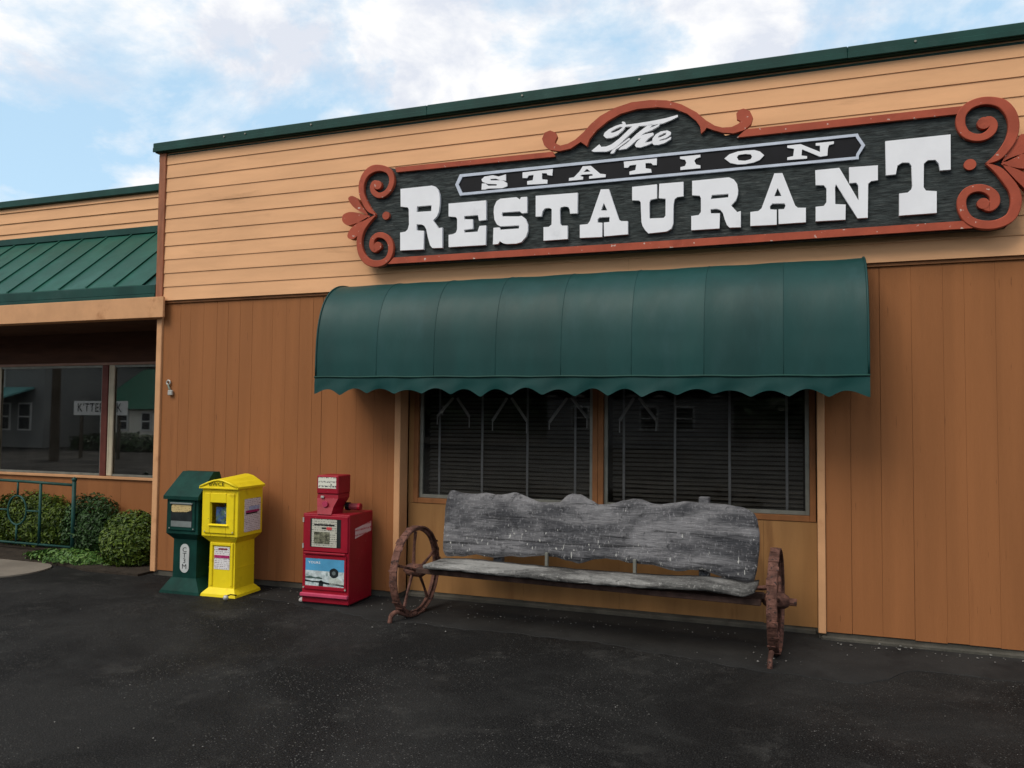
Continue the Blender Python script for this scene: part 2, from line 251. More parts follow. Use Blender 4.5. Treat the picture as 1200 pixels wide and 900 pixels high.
THE=[('T',[(-1.5747,3.7775),(-1.5091,3.824),(-1.4935,3.8008),(-1.4531,3.7991),(-1.4095,3.8116),(-1.3496,3.8495),(-1.2835,3.905),(-1.2407,3.9398),(-1.2968,3.9418),(-1.3166,3.9156),(-1.363,3.881),(-1.4097,3.8664),(-1.4533,3.8666),(-1.4756,3.8906),(-1.467,3.9131),(-1.4301,3.9389),(-1.3766,3.9593),(-1.3334,3.9674),(-1.3181,3.9676),(-1.3268,3.9833),(-1.3168,3.9874),(-1.3002,3.9801),(-1.2922,3.9579),(-1.2047,3.9586),(-1.1005,3.9625),(-1.0359,3.9678),(-0.9718,3.9731),(-0.8828,3.9882),(-0.8815,3.9718),(-0.9335,3.9521),(-0.9974,3.9337),(-1.0681,3.9311),(-1.1394,3.933),(-1.185,3.9358),(-1.2308,3.8989),(-1.2966,3.8468),(-1.3495,3.7996),(-1.396,3.7715),(-1.4495,3.7572),(-1.5577,3.7675)],[[(-1.3167,3.9422),(-1.3366,3.9479),(-1.3765,3.9359),(-1.4099,3.9198),(-1.4165,3.9059),(-1.3898,3.9074),(-1.3498,3.9195)]]),('h',[(-1.1166,3.9349),(-1.0778,3.9348),(-1.1004,3.9086),(-1.0552,3.923),(-1.0166,3.936),(-1.0326,3.915),(-1.0842,3.8916),(-1.1406,3.8765),(-1.1718,3.8577),(-1.1198,3.8662),(-1.0745,3.8688),(-1.0712,3.8507),(-1.1132,3.826),(-1.1424,3.7964),(-1.1002,3.7983),(-1.086,3.8046),(-1.086,3.7849),(-1.1261,3.7716),(-1.1781,3.7609),(-1.2108,3.7678),(-1.2207,3.7854),(-1.2044,3.81),(-1.1718,3.836),(-1.2044,3.8265),(-1.2568,3.7828),(-1.2897,3.7632),(-1.3527,3.7601),(-1.3361,3.7782),(-1.2832,3.8089),(-1.2045,3.876)],[]),('e',[(-1.084,3.7866),(-1.0796,3.8222),(-1.0551,3.8522),(-1.0165,3.8706),(-0.9654,3.8744),(-0.9367,3.858),(-0.9367,3.8385),(-0.9717,3.8165),(-1.0229,3.806),(-1.028,3.7967),(-0.9717,3.8034),(-0.9335,3.8199),(-0.9386,3.7997),(-0.9845,3.7755),(-1.0357,3.7662),(-1.0711,3.7708)],[[(-1.039,3.8241),(-1.0294,3.8394),(-0.9909,3.8546),(-0.9685,3.8565),(-0.9781,3.84),(-1.0165,3.8268)]]),('tail',[(-1.4193,3.7406),(-1.4027,3.7642),(-1.3627,3.7878),(-1.2669,3.8488),(-1.2556,3.8395),(-1.3494,3.7797),(-1.3726,3.7676),(-1.3879,3.7406),(-1.4026,3.7362)],[])]
ARCH=[(-1.8826,3.8727),(-1.8349,3.8458),(-1.7718,3.8542),(-1.7093,3.881),(-1.6395,3.9342),(-1.5779,3.9957),(-1.5014,4.0519),(-1.3799,4.1034),(-1.245,4.1313),(-1.0972,4.1301),(-0.9662,4.1101),(-0.8513,4.0628),(-0.738,3.9869),(-0.668,3.9157),(-0.5986,3.8639),(-0.5434,3.843),(-0.4748,3.8392),(-0.4271,3.8578),(-0.4067,3.8768),(-0.4365,3.8948),(-0.4404,3.9383),(-0.4199,3.9644),(-0.386,3.9715),(-0.3415,3.9474),(-0.3189,3.8947),(-0.3325,3.8465),(-0.3799,3.8051),(-0.4613,3.7888),(-0.5435,3.8041),(-0.6125,3.8323),(-0.6611,3.8569),(-0.6751,3.8368),(-0.7031,3.8139),(-0.7101,3.8699),(-0.7381,3.9169),(-0.8087,3.984),(-0.9086,4.0377),(-1.0387,4.066),(-1.2003,4.0716),(-1.3346,4.0494),(-1.4402,4.0019),(-1.5315,3.9369),(-1.5897,3.8705),(-1.611,3.8165),(-1.6624,3.8573),(-1.748,3.8116),(-1.8425,3.8003),(-1.9221,3.8182),(-1.9737,3.8611),(-1.9934,3.9208),(-1.9713,3.9697),(-1.9233,3.9827),(-1.8753,3.9585),(-1.8623,3.9214),(-1.878,3.8923)]
BOARD=[(-3.3652,3.8154),(-1.8864,3.7951),(-1.7093,3.8779),(-1.6395,3.9312),(-1.5779,3.9927),(-1.5014,4.0489),(-1.3799,4.1004),(-1.245,4.1283),(-1.0972,4.1271),(-0.9662,4.1071),(-0.8513,4.0598),(-0.738,3.984),(-0.668,3.9128),(-0.5986,3.8596),(-0.5225,3.788),(-0.3654,3.8093),(1.0806,3.8026),(1.1439,3.8427),(1.2166,3.8482),(1.2984,3.8225),(1.3687,3.7658),(1.4027,3.6845),(1.4114,3.6007),(1.3954,3.5434),(1.3169,3.3804),(1.3759,3.2741),(1.4141,3.1531),(1.4179,3.0824),(1.3915,2.9967),(1.3353,2.9424),(1.2335,2.9264),(1.1308,2.9369),(-0.8453,2.9356),(-3.4181,2.9517),(-3.5552,2.9443),(-3.6516,2.9922),(-3.7232,3.0738),(-3.7385,3.1833),(-3.6972,3.3121),(-3.6247,3.4072),(-3.6833,3.4972),(-3.7304,3.6569),(-3.685,3.8046),(-3.5551,3.8577)]
BARS=[[(-3.361,3.8188),(-1.9012,3.8038),(-1.8788,3.7608),(-3.3475,3.7753)],[(-0.3717,3.8101),(1.0806,3.805),(1.072,3.7523),(-0.4375,3.7551)],[(-3.3597,3.0129),(-0.8453,2.999),(1.1213,2.9972),(1.1309,2.9435),(-0.8453,2.9416),(-3.4183,2.9593)]]
SCROLL=[[(-3.5489,3.41,0.0102),(-3.6132,3.4597,0.0448),(-3.6622,3.5361,0.0514),(-3.6938,3.6174,0.0541),(-3.6955,3.7023,0.058),(-3.6601,3.7776,0.0643),(-3.5931,3.823,0.0704),(-3.5055,3.8262,0.0573),(-3.4246,3.7906,0.0531),(-3.3902,3.7215,0.0529),(-3.4022,3.651,0.053),(-3.4478,3.5954,0.0531),(-3.5144,3.5797,0.0508),(-3.5688,3.6122,0.0485),(-3.586,3.6619,0.0486),(-3.5636,3.6923,0.0574),(-3.5296,3.6747,0.0636)],[(-3.5487,3.4028,0.0102),(-3.6247,3.3523,0.0447),(-3.6844,3.2786,0.0513),(-3.7098,3.1841,0.0539),(-3.6942,3.0868,0.0577),(-3.6452,3.0117,0.0638),(-3.5702,2.9714,0.0634),(-3.4765,2.9718,0.0567),(-3.4109,3.0154,0.0527),(-3.3884,3.091,0.0526),(-3.4069,3.1633,0.0527),(-3.4609,3.2123,0.053),(-3.5279,3.2218,0.0482),(-3.5743,3.1868,0.0483),(-3.5799,3.1273,0.0509),(-3.5484,3.0954,0.057),(-3.5194,3.1233,0.0633)],[(1.2148,3.3837,0.0089),(1.2819,3.4196,0.0495),(1.3337,3.4793,0.0603),(1.3702,3.5463,0.0656),(1.3847,3.6275,0.0677),(1.3699,3.7123,0.0679),(1.3233,3.7835,0.066),(1.2573,3.8159,0.0576),(1.1852,3.8217,0.0558),(1.1172,3.7979,0.0561),(1.0724,3.7432,0.0585),(1.0662,3.6714,0.0585),(1.0936,3.6079,0.0561),(1.1452,3.5743,0.0536),(1.2021,3.5714,0.0533),(1.2489,3.6018,0.0553),(1.263,3.6479,0.0553),(1.2398,3.6806,0.0609),(1.2056,3.6667,0.0666)],[(1.2148,3.3837,0.0089),(1.2856,3.3302,0.0494),(1.3403,3.254,0.0601),(1.3794,3.1797,0.0652),(1.3901,3.0965,0.0673),(1.3667,3.0163,0.0652),(1.3156,2.9733,0.0633),(1.2442,2.9551,0.0604),(1.1623,2.9673,0.0608),(1.1007,3.0077,0.0579),(1.0683,3.076,0.0581),(1.0662,3.148,0.0559),(1.0982,3.1991,0.0558),(1.1556,3.2178,0.0533),(1.2121,3.2043,0.0552),(1.2575,3.1611,0.0605),(1.2618,3.1074,0.0659),(1.2307,3.0804,0.066),(1.1932,3.1073,0.0608)]]
LEAF=[[(-3.6328,3.4191),(-3.7014,3.4488),(-3.7707,3.4908),(-3.82,3.5435),(-3.8389,3.5877),(-3.8006,3.605),(-3.7449,3.5734),(-3.7026,3.5093)],[(-3.6122,3.4055),(-3.659,3.373),(-3.7542,3.3502),(-3.8365,3.3383),(-3.8856,3.3663),(-3.9003,3.404),(-3.8871,3.4395),(-3.8252,3.4588),(-3.7424,3.446),(-3.6736,3.4224)],[(-3.6255,3.3945),(-3.6849,3.3027),(-3.7381,3.2342),(-3.7925,3.2079),(-3.8341,3.2229),(-3.8376,3.2595),(-3.8015,3.3114),(-3.7404,3.3491),(-3.6728,3.3801)],[(1.312,3.3868),(1.4157,3.5529),(1.446,3.5671),(1.506,3.5778),(1.5351,3.5393),(1.5044,3.4841),(1.4438,3.4379)],[(1.3067,3.3755),(1.363,3.4111),(1.4437,3.432),(1.5331,3.4283),(1.5816,3.3823),(1.5415,3.3398),(1.442,3.33),(1.362,3.3521)],[(1.3168,3.3686),(1.372,3.3452),(1.4416,3.303),(1.5101,3.2379),(1.5188,3.1671),(1.4788,3.1473),(1.4398,3.1976),(1.3809,3.2737)]]
DOT=[(-3.4469,3.3947,0.0379),(1.1197,3.3887,0.0402)]
PLATE=[(-2.7385,3.6988),(0.409,3.6914),(0.4185,3.667),(0.4575,3.6006),(0.4138,3.5296),(0.4135,3.5033),(-2.7361,3.5144),(-2.7807,3.6136)]
PLATE_IN=[(-2.7134,3.6741),(0.3935,3.6712),(0.3985,3.6599),(0.432,3.6015),(0.3968,3.5408),(0.3955,3.5233),(-2.7117,3.5359),(-2.7494,3.6121)]
BTOP=[(-1.239,0.865),(-1.2296,0.96),(-1.2101,0.9963),(-1.177,1.0036),(-1.137,0.9877),(-1.0711,0.9789),(-0.9668,0.9777),(-0.8768,0.9933),(-0.8129,0.9811),(-0.7495,0.9817),(-0.6868,0.9903),(-0.6308,1.0076),(-0.5625,0.9924),(-0.4885,0.9652),(-0.4153,0.9405),(-0.319,0.9396),(-0.2357,0.947),(-0.177,1.0021),(-0.1302,1.0186),(-0.0602,1.0129),(0.0092,0.9776),(0.0894,0.9487),(0.078,0.9427),(0.1686,0.9472),(0.2581,0.9787),(0.3576,1.0017),(0.4233,0.9974),(0.4885,0.9739),(0.5638,0.967),(0.6489,0.9839),(0.7331,0.9985),(0.7853,0.999),(0.8577,0.9942),(0.9397,0.9962),(1.0408,0.9909),(1.1406,0.9806),(1.1998,0.9634),(1.2486,0.9306),(1.2679,0.8813),(1.2773,0.8013)]
BBOT=[(-1.2457,0.4991),(-1.2224,0.4538),(-1.1299,0.4607),(-1.0514,0.4666),(-0.948,0.4916),(-0.8454,0.482),(-0.7819,0.4696),(-0.7192,0.4914),(-0.632,0.4979),(-0.5334,0.4997),(-0.3398,0.5253),(-0.2446,0.5213),(-0.1621,0.5),(-0.0689,0.4853),(0.0344,0.5151),(0.0799,0.5294),(0.1477,0.54),(0.2484,0.5369),(0.3478,0.5178),(0.4459,0.5202),(0.5214,0.5209),(0.6067,0.5014),(0.6911,0.4874),(0.7849,0.5002),(0.8776,0.5129),(0.9387,0.4974),(1.0194,0.4735),(1.0693,0.4523),(1.1387,0.4432),(1.232,0.4513),(1.2545,0.4884),(1.2767,0.6807)]
STOP=[(-1.1799,0.516),(-0.9349,0.5312),(-0.7184,0.5348),(-0.4388,0.5311),(-0.1691,0.5276),(0.2178,0.5255),(0.5851,0.5235),(0.9343,0.5244),(1.1576,0.5269),(1.2882,0.53)]
SBOT=[(-1.1784,0.4208),(-0.9335,0.431),(-0.5761,0.4256),(-0.3018,0.4239),(-0.0372,0.4223),(0.3427,0.4258),(0.6446,0.4355),(0.9342,0.4504),(1.1022,0.4433),(1.212,0.4313),(1.2879,0.4606)]

# ------------------------------------------------------------------ palette
TAN = mat('tan_siding_paint', (.71, .39, .20), .6, .07, 2.2, stain=(.50, .27, .135), stain_amt=.12, stain_scale=1.4, bump=.12, bump_scale=40, stretch=(.5, 1, 3), rnd=.035)
TRIM = mat('pale_tan_trim', (.58, .31, .155), .6, .08, 4, stain=(.42, .2, .09), stain_amt=.15, stain_scale=3, bump=.1, rnd=.03)
BROWN = mat('brown_wall_paint', (.29, .116, .043), .66, .08, 1.2, stain=(.225, .088, .033), stain_amt=.2, stain_scale=.8, bump=.3, bump_scale=50, stretch=(5, 5, .3), rnd=.02, spec=.15, speck=(.17, .066, .026), speck_scale=16, speck_lim=.69)
BAY = mat('ochre_bay_paint', (.31, .16, .06), .6, .1, 2, stain=(.22, .105, .04), stain_amt=.25, stain_scale=1.3, bump=.15, bump_scale=50, stretch=(4, 4, .5), rnd=.04)
RUSTTRIM = mat('rust_brown_trim', (.30, .115, .06), .6, .2, 6, bump=.2, stretch=(3, 3, .6))
GREENMETAL = mat('green_roof_metal', (.012, .075, .052), .45, .16, 3, stain=(.03, .11, .085), stain_amt=.2, bump=.05, bump_scale=30, rnd=.1)
DARKGREEN = mat('dark_green_flashing', (.010, .05, .040), .45, .2, 3, stain=(.03, .07, .06), stain_amt=.2, bump=.08, bump_scale=12)
CANVAS = mat('green_awning_vinyl', (.005, .044, .041), .5, .14, 1.6, stain=(.012, .056, .056), stain_amt=.4, stain_scale=2.0, stretch=(1.6, 1.6, .5), bump=.2, bump_scale=6, rnd=.05, spec=.26)
WINWOOD = mat('brown_window_wood', (.25, .105, .04), .55, .2, 6, stain=(.12, .05, .02), stain_amt=.3, stretch=(1, 1, .5), bump=.2)
ALU = mat('dull_aluminium', (.22, .22, .19), .45, .15, 10, metal=.4)
REDFRAME = mat('dark_red_frame', (.14, .04, .03), .5, .2, 5)
CREAM = mat('cream_curtain', (.72, .66, .50), .8, .15, 6)
CONC = mat('grey_concrete', (.075, .070, .058), .9, .3, 5, stain=(.06, .06, .05), stain_amt=.35, bump=.5, bump_scale=40)
WALK = mat('pale_concrete_walk', (.19, .165, .135), .9, .2, 2, stain=(.14, .12, .10), stain_amt=.4, stain_scale=2, bump=.4, bump_scale=60)
SOIL = mat('dark_soil', (.035, .027, .02), .95, .3, 8, bump=.8, bump_scale=40)
ROOMW = mat('dim_room_paint', (.10, .07, .045), .8, .2, 2)
SLATM = mat('brown_blind_slat', (.16, .145, .115), .6, .15, 6, rnd=.15)
TAPE = mat('grey_blind_tape', (.42, .42, .40), .8, .1, 8)
GLASS = glass('window_glass', .80, 1.42); GLASSW = glass('wing_window_glass', .86, 2.9)
WHITEP = mat('white_letter_paint', (.80, .81, .84), .5, .03, 5, stain=(.72, .73, .76), stain_amt=.05, stain_scale=4, bump=.05)
SIGNBOARD = mat('carved_slate_board', (.030, .037, .037), .75, .55, 10, stain=(.085, .095, .092), stain_amt=.42, stain_scale=7, bump=.8, bump_scale=16, stretch=(1, 1, 6))
SIGNRED = mat('rust_red_sign_paint', (.36, .075, .04), .55, .12, 6, stain=(.27, .055, .03), stain_amt=.2, stain_scale=5, speck=(.55, .42, .36), speck_scale=24, speck_lim=.67, bump=.1)
BLACK = mat('black_plate_paint', (.006, .006, .008), .5, .2, 8)
SILVER = mat('pale_blue_plate_rim', (.52, .57, .66), .5, .08, 8)
IRON = mat('rusted_iron', (.115, .055, .042), .85, .5, 14, stain=(.24, .11, .075), stain_amt=.35, stain_scale=9, speck=(.045, .028, .024), speck_scale=38, speck_lim=.60, bump=.9, bump_scale=55)
SHADEGREEN = mat('green_painted_rail', (.018, .065, .055), .45, .2, 8)

# ------------------------------------------------------------------ ground
def asphalt_material():
    m = bpy.data.materials.new('worn_asphalt'); m.use_nodes = True; nt = m.node_tree; N = nt.nodes.new; L = nt.links.new; b = nt.nodes['Principled BSDF']
    tc = N('ShaderNodeTexCoord'); P = tc.outputs['Object']
    def noise(s, d, r=.6, dist=0):
        n = N('ShaderNodeTexNoise'); n.inputs['Scale'].default_value = s; n.inputs['Detail'].default_value = d; n.inputs['Roughness'].default_value = r; n.inputs['Distortion'].default_value = dist; L(P, n.inputs['Vector']); return n.outputs['Fac']
    def rng(f, a, c, lo=0., hi=1.):
        r = N('ShaderNodeMapRange'); r.interpolation_type = 'SMOOTHSTEP'; L(f, r.inputs[0])
        for i, v in enumerate((a, c, lo, hi)): r.inputs[i+1].default_value = v
        return r.outputs[0]
    def mix(f, a, c):
        n = N('ShaderNodeMix'); n.data_type = 'RGBA'
        for i, x in ((0, f), (6, a), (7, c)):
            if isinstance(x, tuple): n.inputs[i].default_value = (*x, 1)
            else: L(x, n.inputs[i])
        return n.outputs[2]
    col = mix(rng(noise(.7, 8, .66, .5), .40, .60), (.0045, .0045, .0047), (.0165, .0163, .0158))
    col = mix(rng(noise(2.6, 9, .72, .3), .53, .70), col, (.030, .029, .027))
    v = N('ShaderNodeTexVoronoi'); v.inputs['Scale'].default_value = 85; L(P, v.inputs['Vector'])
    chip = N('ShaderNodeMath'); chip.operation = 'LESS_THAN'; L(v.outputs['Distance'], chip.inputs[0]); chip.inputs[1].default_value = .33
    sel = N('ShaderNodeSeparateColor'); L(v.outputs['Color'], sel.inputs[0])
    s2 = N('ShaderNodeMath'); s2.operation = 'GREATER_THAN'; L(sel.outputs[0], s2.inputs[0]); s2.inputs[1].default_value = .84
    mu = N('ShaderNodeMath'); mu.operation = 'MULTIPLY'; L(chip.outputs[0], mu.inputs[0]); L(s2.outputs[0], mu.inputs[1])
    m3 = N('ShaderNodeMath'); m3.operation = 'MULTIPLY'; L(mu.outputs[0], m3.inputs[0]); L(rng(noise(1.1, 5, .6), .36, .66, .08, .75), m3.inputs[1])
    col = mix(m3.outputs[0], col, (.16, .155, .145))
    col = mix(rng(noise(120, 4, .7), .47, .62, 0., .5), col, (.050, .049, .046))
    L(col, b.inputs['Base Color']); L(rng(noise(.8, 6), .35, .65, .62, .92), b.inputs['Roughness']); b.inputs['Specular IOR Level'].default_value = .12
    bn = N('ShaderNodeBump'); bn.inputs['Strength'].default_value = .9; bn.inputs['Distance'].default_value = .010; L(noise(110, 4, .6), bn.inputs['Height'])
    b2 = N('ShaderNodeBump'); b2.inputs['Strength'].default_value = .5; b2.inputs['Distance'].default_value = .05; L(noise(3, 6, .6), b2.inputs['Height']); L(bn.outputs[0], b2.inputs['Normal']); L(b2.outputs[0], b.inputs['Normal'])
    return m
ASPH = asphalt_material()
g = 400
structure(mobj('asphalt_ground', [(-g, -g, 0), (g, -g, 0), (g, g, 0), (-g, g, 0)], [(0, 1, 2, 3)], ASPH))
SEAL = mat('smooth_sealed_asphalt', (.021, .021, .0205), .85, .3, 1.3, stain=(.012, .012, .012), stain_amt=.45, stain_scale=2.2, bump=.3, bump_scale=70, speck=(.10, .095, .085), speck_scale=60, speck_lim=.72)
def patch():
    top = []; n = 160; rr = random.Random(3); ph = [rr.uniform(0, 6) for _ in range(6)]
    edge = [(-4.6, -.42), (-3.6, -.62), (-3.2, -.74), (-2.5, -.72), (-1.7, -.70), (-1.2, -.74), (-.7, -.86), (-.2, -.95), (.25, -1.0), (.5, -.85), (.62, -.62), (.9, -.55), (1.6, -.62), (3, -.6), (5.5, -.6)]
    v = []; f = []
    for i in range(n+1):
        x = -4.6+10.1*i/n
        y = lerp(edge, x)+.018*math.sin(x*9+ph[0])+.012*math.sin(x*23+ph[1])+.008*math.sin(x*51+ph[2])+rr.uniform(-.006, .006)
        v += [(x, .3, .004), (x, y, .004), (x, y-.002, 0.0)]
    for i in range(n):
        a = 3*i; f += [(a, a+1, a+4, a+3), (a+1, a+2, a+5, a+4)]
    structure(mobj('asphalt_apron', v, f, SEAL))
patch()
walk = [(-20, -1.55), (-8.2, -1.30), (-7.35, -1.02), (-6.95, -.62), (-6.98, -.25), (-7.25, .02), (-7.9, .12), (-20, .12)]
def sheet(name, poly, z0, z1, m, parent=None):
    n = len(poly); v = [(x, y, z1) for x, y in poly]+[(x, y, z0) for x, y in poly]
    return mobj(name, v, [tuple(range(n))]+[(i, (i+1) % n, n+(i+1) % n, n+i) for i in range(n)], m, parent)
structure(sheet('concrete_walk', smoothpath([(-8.3, -1.22), (-7.75, -.98), (-7.32, -.6), (-7.3, -.25), (-7.5, -.02), (-8.1, .1)], 5)+[(-20, .1), (-20, -1.5)], -.01, .014, WALK))
structure(sheet('planting_bed', [(-20, .104), (-7.3, .0), (-6.9, -.12), (-6.205, -.12), (-6.205, .99), (-20, .99)], -.01, .022, SOIL))

# ------------------------------------------------------------------ main restaurant building
X0, X1 = -6.15, 5.6            # left and right ends of the tall front
BL, BR = -3.352, .119         # window bay
bld = empty('restaurant_building', (-.3, 0, 0), 'tan and brown restaurant front with lap siding above vertical boards', 'building')
# carcass
MB().box(X0+.03, X1, 5.9, 6, 0, 4.2).build('back_wall', ROOMW, bld)
MB().box(X0+.03, X0+.06, .06, 5.9, 0, 4.2).build('side_wall', BROWN, bld)
MB().box(X1-.05, X1, .06, 5.9, 0, 4.2).build('side_wall', BROWN, bld)
MB().box(X0-.02, X1+.03, -.03, 6.03, 4.2, 4.27).build('roof_deck', DARKGREEN, bld)
MB().box(X0+.06, X1-.06, .2, 5.9, 2.72, 2.76).build('ceiling', ROOMW, bld)
MB().box(X0+.06, X1-.06, .3, 5.9, .005, .05).build('floor', ROOMW, bld)
# upper lap siding
sid = MB().box(X0+.01, X1, -.012, .05, 2.79, 4.26).build('upper_front', TAN, bld)
zs = [2.765+.1395*i for i in range(12)]
for i in range(11):
    z0, z1 = zs[i], zs[i+1]
    xa = X0+.085
    cuts = [xa]+sorted(random.sample([-3.6, -1.3, 1.9, 3.1, 4.2], 2))+[X1]
    for a, b in zip(cuts, cuts[1:]):
        y = -.0355+random.uniform(-.001, .001)
        prof = [(y, z0), (y, z0+.004), (-.027, z1+.006), (-.014, z1+.006), (-.014, z0)]
        n = len(prof); v = [(a+.0006, p, q) for p, q in prof]+[(b-.0006, p, q) for p, q in prof]
        mobj('siding_board', v, [tuple(range(n)), tuple(range(2*n-1, n-1, -1))]+[(k, (k+1) % n, n+(k+1) % n, n+k) for k in range(n)], TAN, sid)
box('corner_board', RUSTTRIM, bld, X0, X0+.083, -.05, .1, 2.74, 4.28)
# coping: flashing lengths with nail heads
cop = MB().box(X0-.03, X1+.04, -.075, .3, 4.282, 4.30).build('roof_coping', DARKGREEN, bld)
xs = [X0-.045, -3.1, .35, 3.2, X1+.05]
for a, b in zip(xs, xs[1:]):
    dz = random.uniform(-.0012, .0012)
    MB().box(a, b-.001, -.095, .32, 4.303+dz, 4.38+dz, .006).box(a, b-.001, -.098, -.08, 4.288+dz, 4.33+dz, .003).build('flashing_length', DARKGREEN, cop)
for x in (-5.3, -5.05, -4.3, -2.2, -1.2, .8, 2.4):
    MB().tube([(x, -.099, 4.345), (x, -.104, 4.345)], .009, 6).build('nail_head', ALU, cop)
box('shadow_line_strip', WINWOOD, bld, X0+.02, X1, -.016, -.001, 2.738, 2.763, .002)  # dark brown strip standing in for the shadow line under the siding
# lower boarded walls
def boards(parent, x0, x1, y, z0, z1, m, wmin, wmax, name='board', gapmax=.004):
    x = x0; rr = random.Random(int((x0+50)*100))
    while x < x1-.01:
        w = rr.uniform(wmin, wmax)
        if x+w > x1-wmin*.5: w = x1-x
        gp = rr.choice([.0002, .0004, .0006, .001, .0016, gapmax*.6])
        yy = y+rr.uniform(0, .0009)
        t0, t1, u0, u1 = [rr.uniform(0, gp*.9) for _ in range(4)]; za = z0+rr.uniform(-.004, .004); e = .0006
        P_ = lambda z, o0, o1, k: [(x+.0002+o0+k, yy+(0 if k else e), z), (x+w-.0002-o1-k, yy+(0 if k else e), z)]
        v = [*P_(za, t0, t1, 0), *P_(za, t0, t1, e), *P_(z1, u0, u1, 0), *P_(z1, u0, u1, e)]
        v += [(x+t0, y+.03, za), (x+w-t1, y+.03, za), (x+u0, y+.03, z1), (x+w-u1, y+.03, z1)]
        mobj(name, v, [(2, 3, 7, 6), (0, 2, 6, 4), (3, 1, 5, 7), (0, 4, 10, 8), (1, 9, 11, 5), (8, 10, 11, 9), (0, 8, 9, 1, 3, 2), (4, 6, 7, 5, 11, 10)], m, parent)
        x += w
lw = MB().box(X0+.08, BL-.05, .032, .1, .06, 2.76).build('lower_wall', BROWN, bld)
boards(lw, X0+.068, BL-.062, 0, .055, 2.736, BROWN, .10, .24)
rw = MB().box(BR+.055, X1, .032, .1, .06, 2.76).build('lower_wall', BROWN, bld)
boards(rw, BR+.055, X1, 0, .055, 2.736, BROWN, .10, .21)
box('corner_board', TRIM, bld, X0, X0+.066, -.022, .1, .04, 2.738)
box('bay_trim', TRIM, bld, BL-.06, BL, -.02, .13, .045, 2.736)
box('bay_trim', TRIM, bld, BR, BR+.053, -.02, .13, .045, 2.736)
fnd = MB().box(X0+.02, BL-.005, .012, .2, -.05, .052).build('foundation', CONC, bld)
MB().box(BR+.005, X1, .012, .2, -.05, .052).box(BR+.02, X1, -.03, .012, -.05, .03, .01).build('foundation', CONC, bld)
MB().box(BL-.004, BR+.004, .155, .3, -.05, .05).box(BL+.01, BR-.01, .11, .155, -.05, .035, .008).build('foundation', CONC, bld)
# bay back wall round the windows
YB = .15
WZ0, WZ1 = .835, 2.10
WL, WR = -3.30, .112
bay = MB().box(BL, BR, YB+.02, YB+.06, .05, WZ0).build('bay_wall', BAY, bld)
boards(bay, BL+.001, BR-.001, YB, .048, WZ0-.002, BAY, .55, 1.22, 'panel', .003)
MB().box(BL, BR, YB, YB+.05, WZ1, 2.736).build('bay_head', BAY, bld)
MB().box(BL, WL-.002, YB, YB+.05, WZ0, WZ1-.001).build('bay_jamb', BAY, bld)
def window(parent, x0, x1, y, z0, z1, outer, sash, fw, sw, name='window'):
    w = MB().box(x0, x0+fw, y-.012, y+.09, z0, z1, .003).box(x1-fw, x1, y-.012, y+.09, z0, z1, .003).box(x0+fw, x1-fw, y-.012, y+.09, z0, z0+fw, .003).box(x0+fw, x1-fw, y-.012, y+.09, z1-fw, z1, .003).build(name, outer, parent)
    a, b, c, d = x0+fw+.001, x1-fw-.001, z0+fw+.001, z1-fw-.001
    MB().box(a, a+sw, y+.02, y+.06, c, d, .002).box(b-sw, b, y+.02, y+.06, c, d, .002).box(a+sw, b-sw, y+.02, y+.06, c, c+sw, .002).box(a+sw, b-sw, y+.02, y+.06, d-sw, d, .002).build('sash', sash, w)
    MB().box(a+sw-.004, b-sw+.004, y+.038, y+.043, c+sw-.004, d-sw+.004).build('pane', GLASS, w)
    return w
window(bld, WL, -1.59, YB+.004, WZ0, WZ1-.002, WINWOOD, ALU, .045, .03)
window(bld, -1.588, WR, YB+.004, WZ0, WZ1-.002, WINWOOD, ALU, .045, .03)
# venetian blinds and zigzag hangings behind the glass
def blind(x0, x1, tapes, label):
    b = empty('venetian_blind', ((x0+x1)/2, YB+.13, .9), label, 'blind', 'blinds behind the bay windows')
    z = .90; k = 0
    while z < 2.0:
        c = math.cos(.62)*.020; s = math.sin(.62)*.020; dy = random.uniform(-.0015, .0015); dz = random.uniform(-.0015, .0015)
        y = YB+.13+dy; t = random.uniform(-.003, .003)
        v = []; f = []; n_ = 14; ph = random.uniform(0, 6); am = random.choice([.0006, .001, .002, .0035])
        for q in range(n_+1):
            xx = x0+(x1-x0)*q/n_; zz = z+dz+t*(1-2*q/n_)+am*math.sin(ph+q*.8)
            v += [(xx, y-c, zz-s), (xx, y, zz+.003), (xx, y+c, zz+s)]
            if q < n_: f += [(3*q, 3*q+3, 3*q+4, 3*q+1), (3*q+1, 3*q+4, 3*q+5, 3*q+2)]
        mobj('slat', v, f, SLATM, b, flip=False)
        z += .0365
    for x in tapes:
        MB().box(x-.010, x+.010, YB+.100, YB+.102, .885, 2.0).build('tape', TAPE, b)
    MB().box(x0, x1, YB+.115, YB+.145, .875, .893, .003).build('bottom_rail', SLATM, b)
    MB().box(x0, x1, YB+.105, YB+.155, 2.0, 2.04, .003).build('head_rail', SLATM, b)
blind(-3.20, -1.68, (-3.093, -2.673, -2.246, -1.813), 'dark venetian blind with grey tapes behind the left bay window')
blind(-1.49, .02, (-1.391, -.966, -.532, -.098), 'dark venetian blind with grey tapes behind the right bay window')
ZIG = mat('pale_zigzag_strip', (.75, .73, .68), .7, .1, 6)
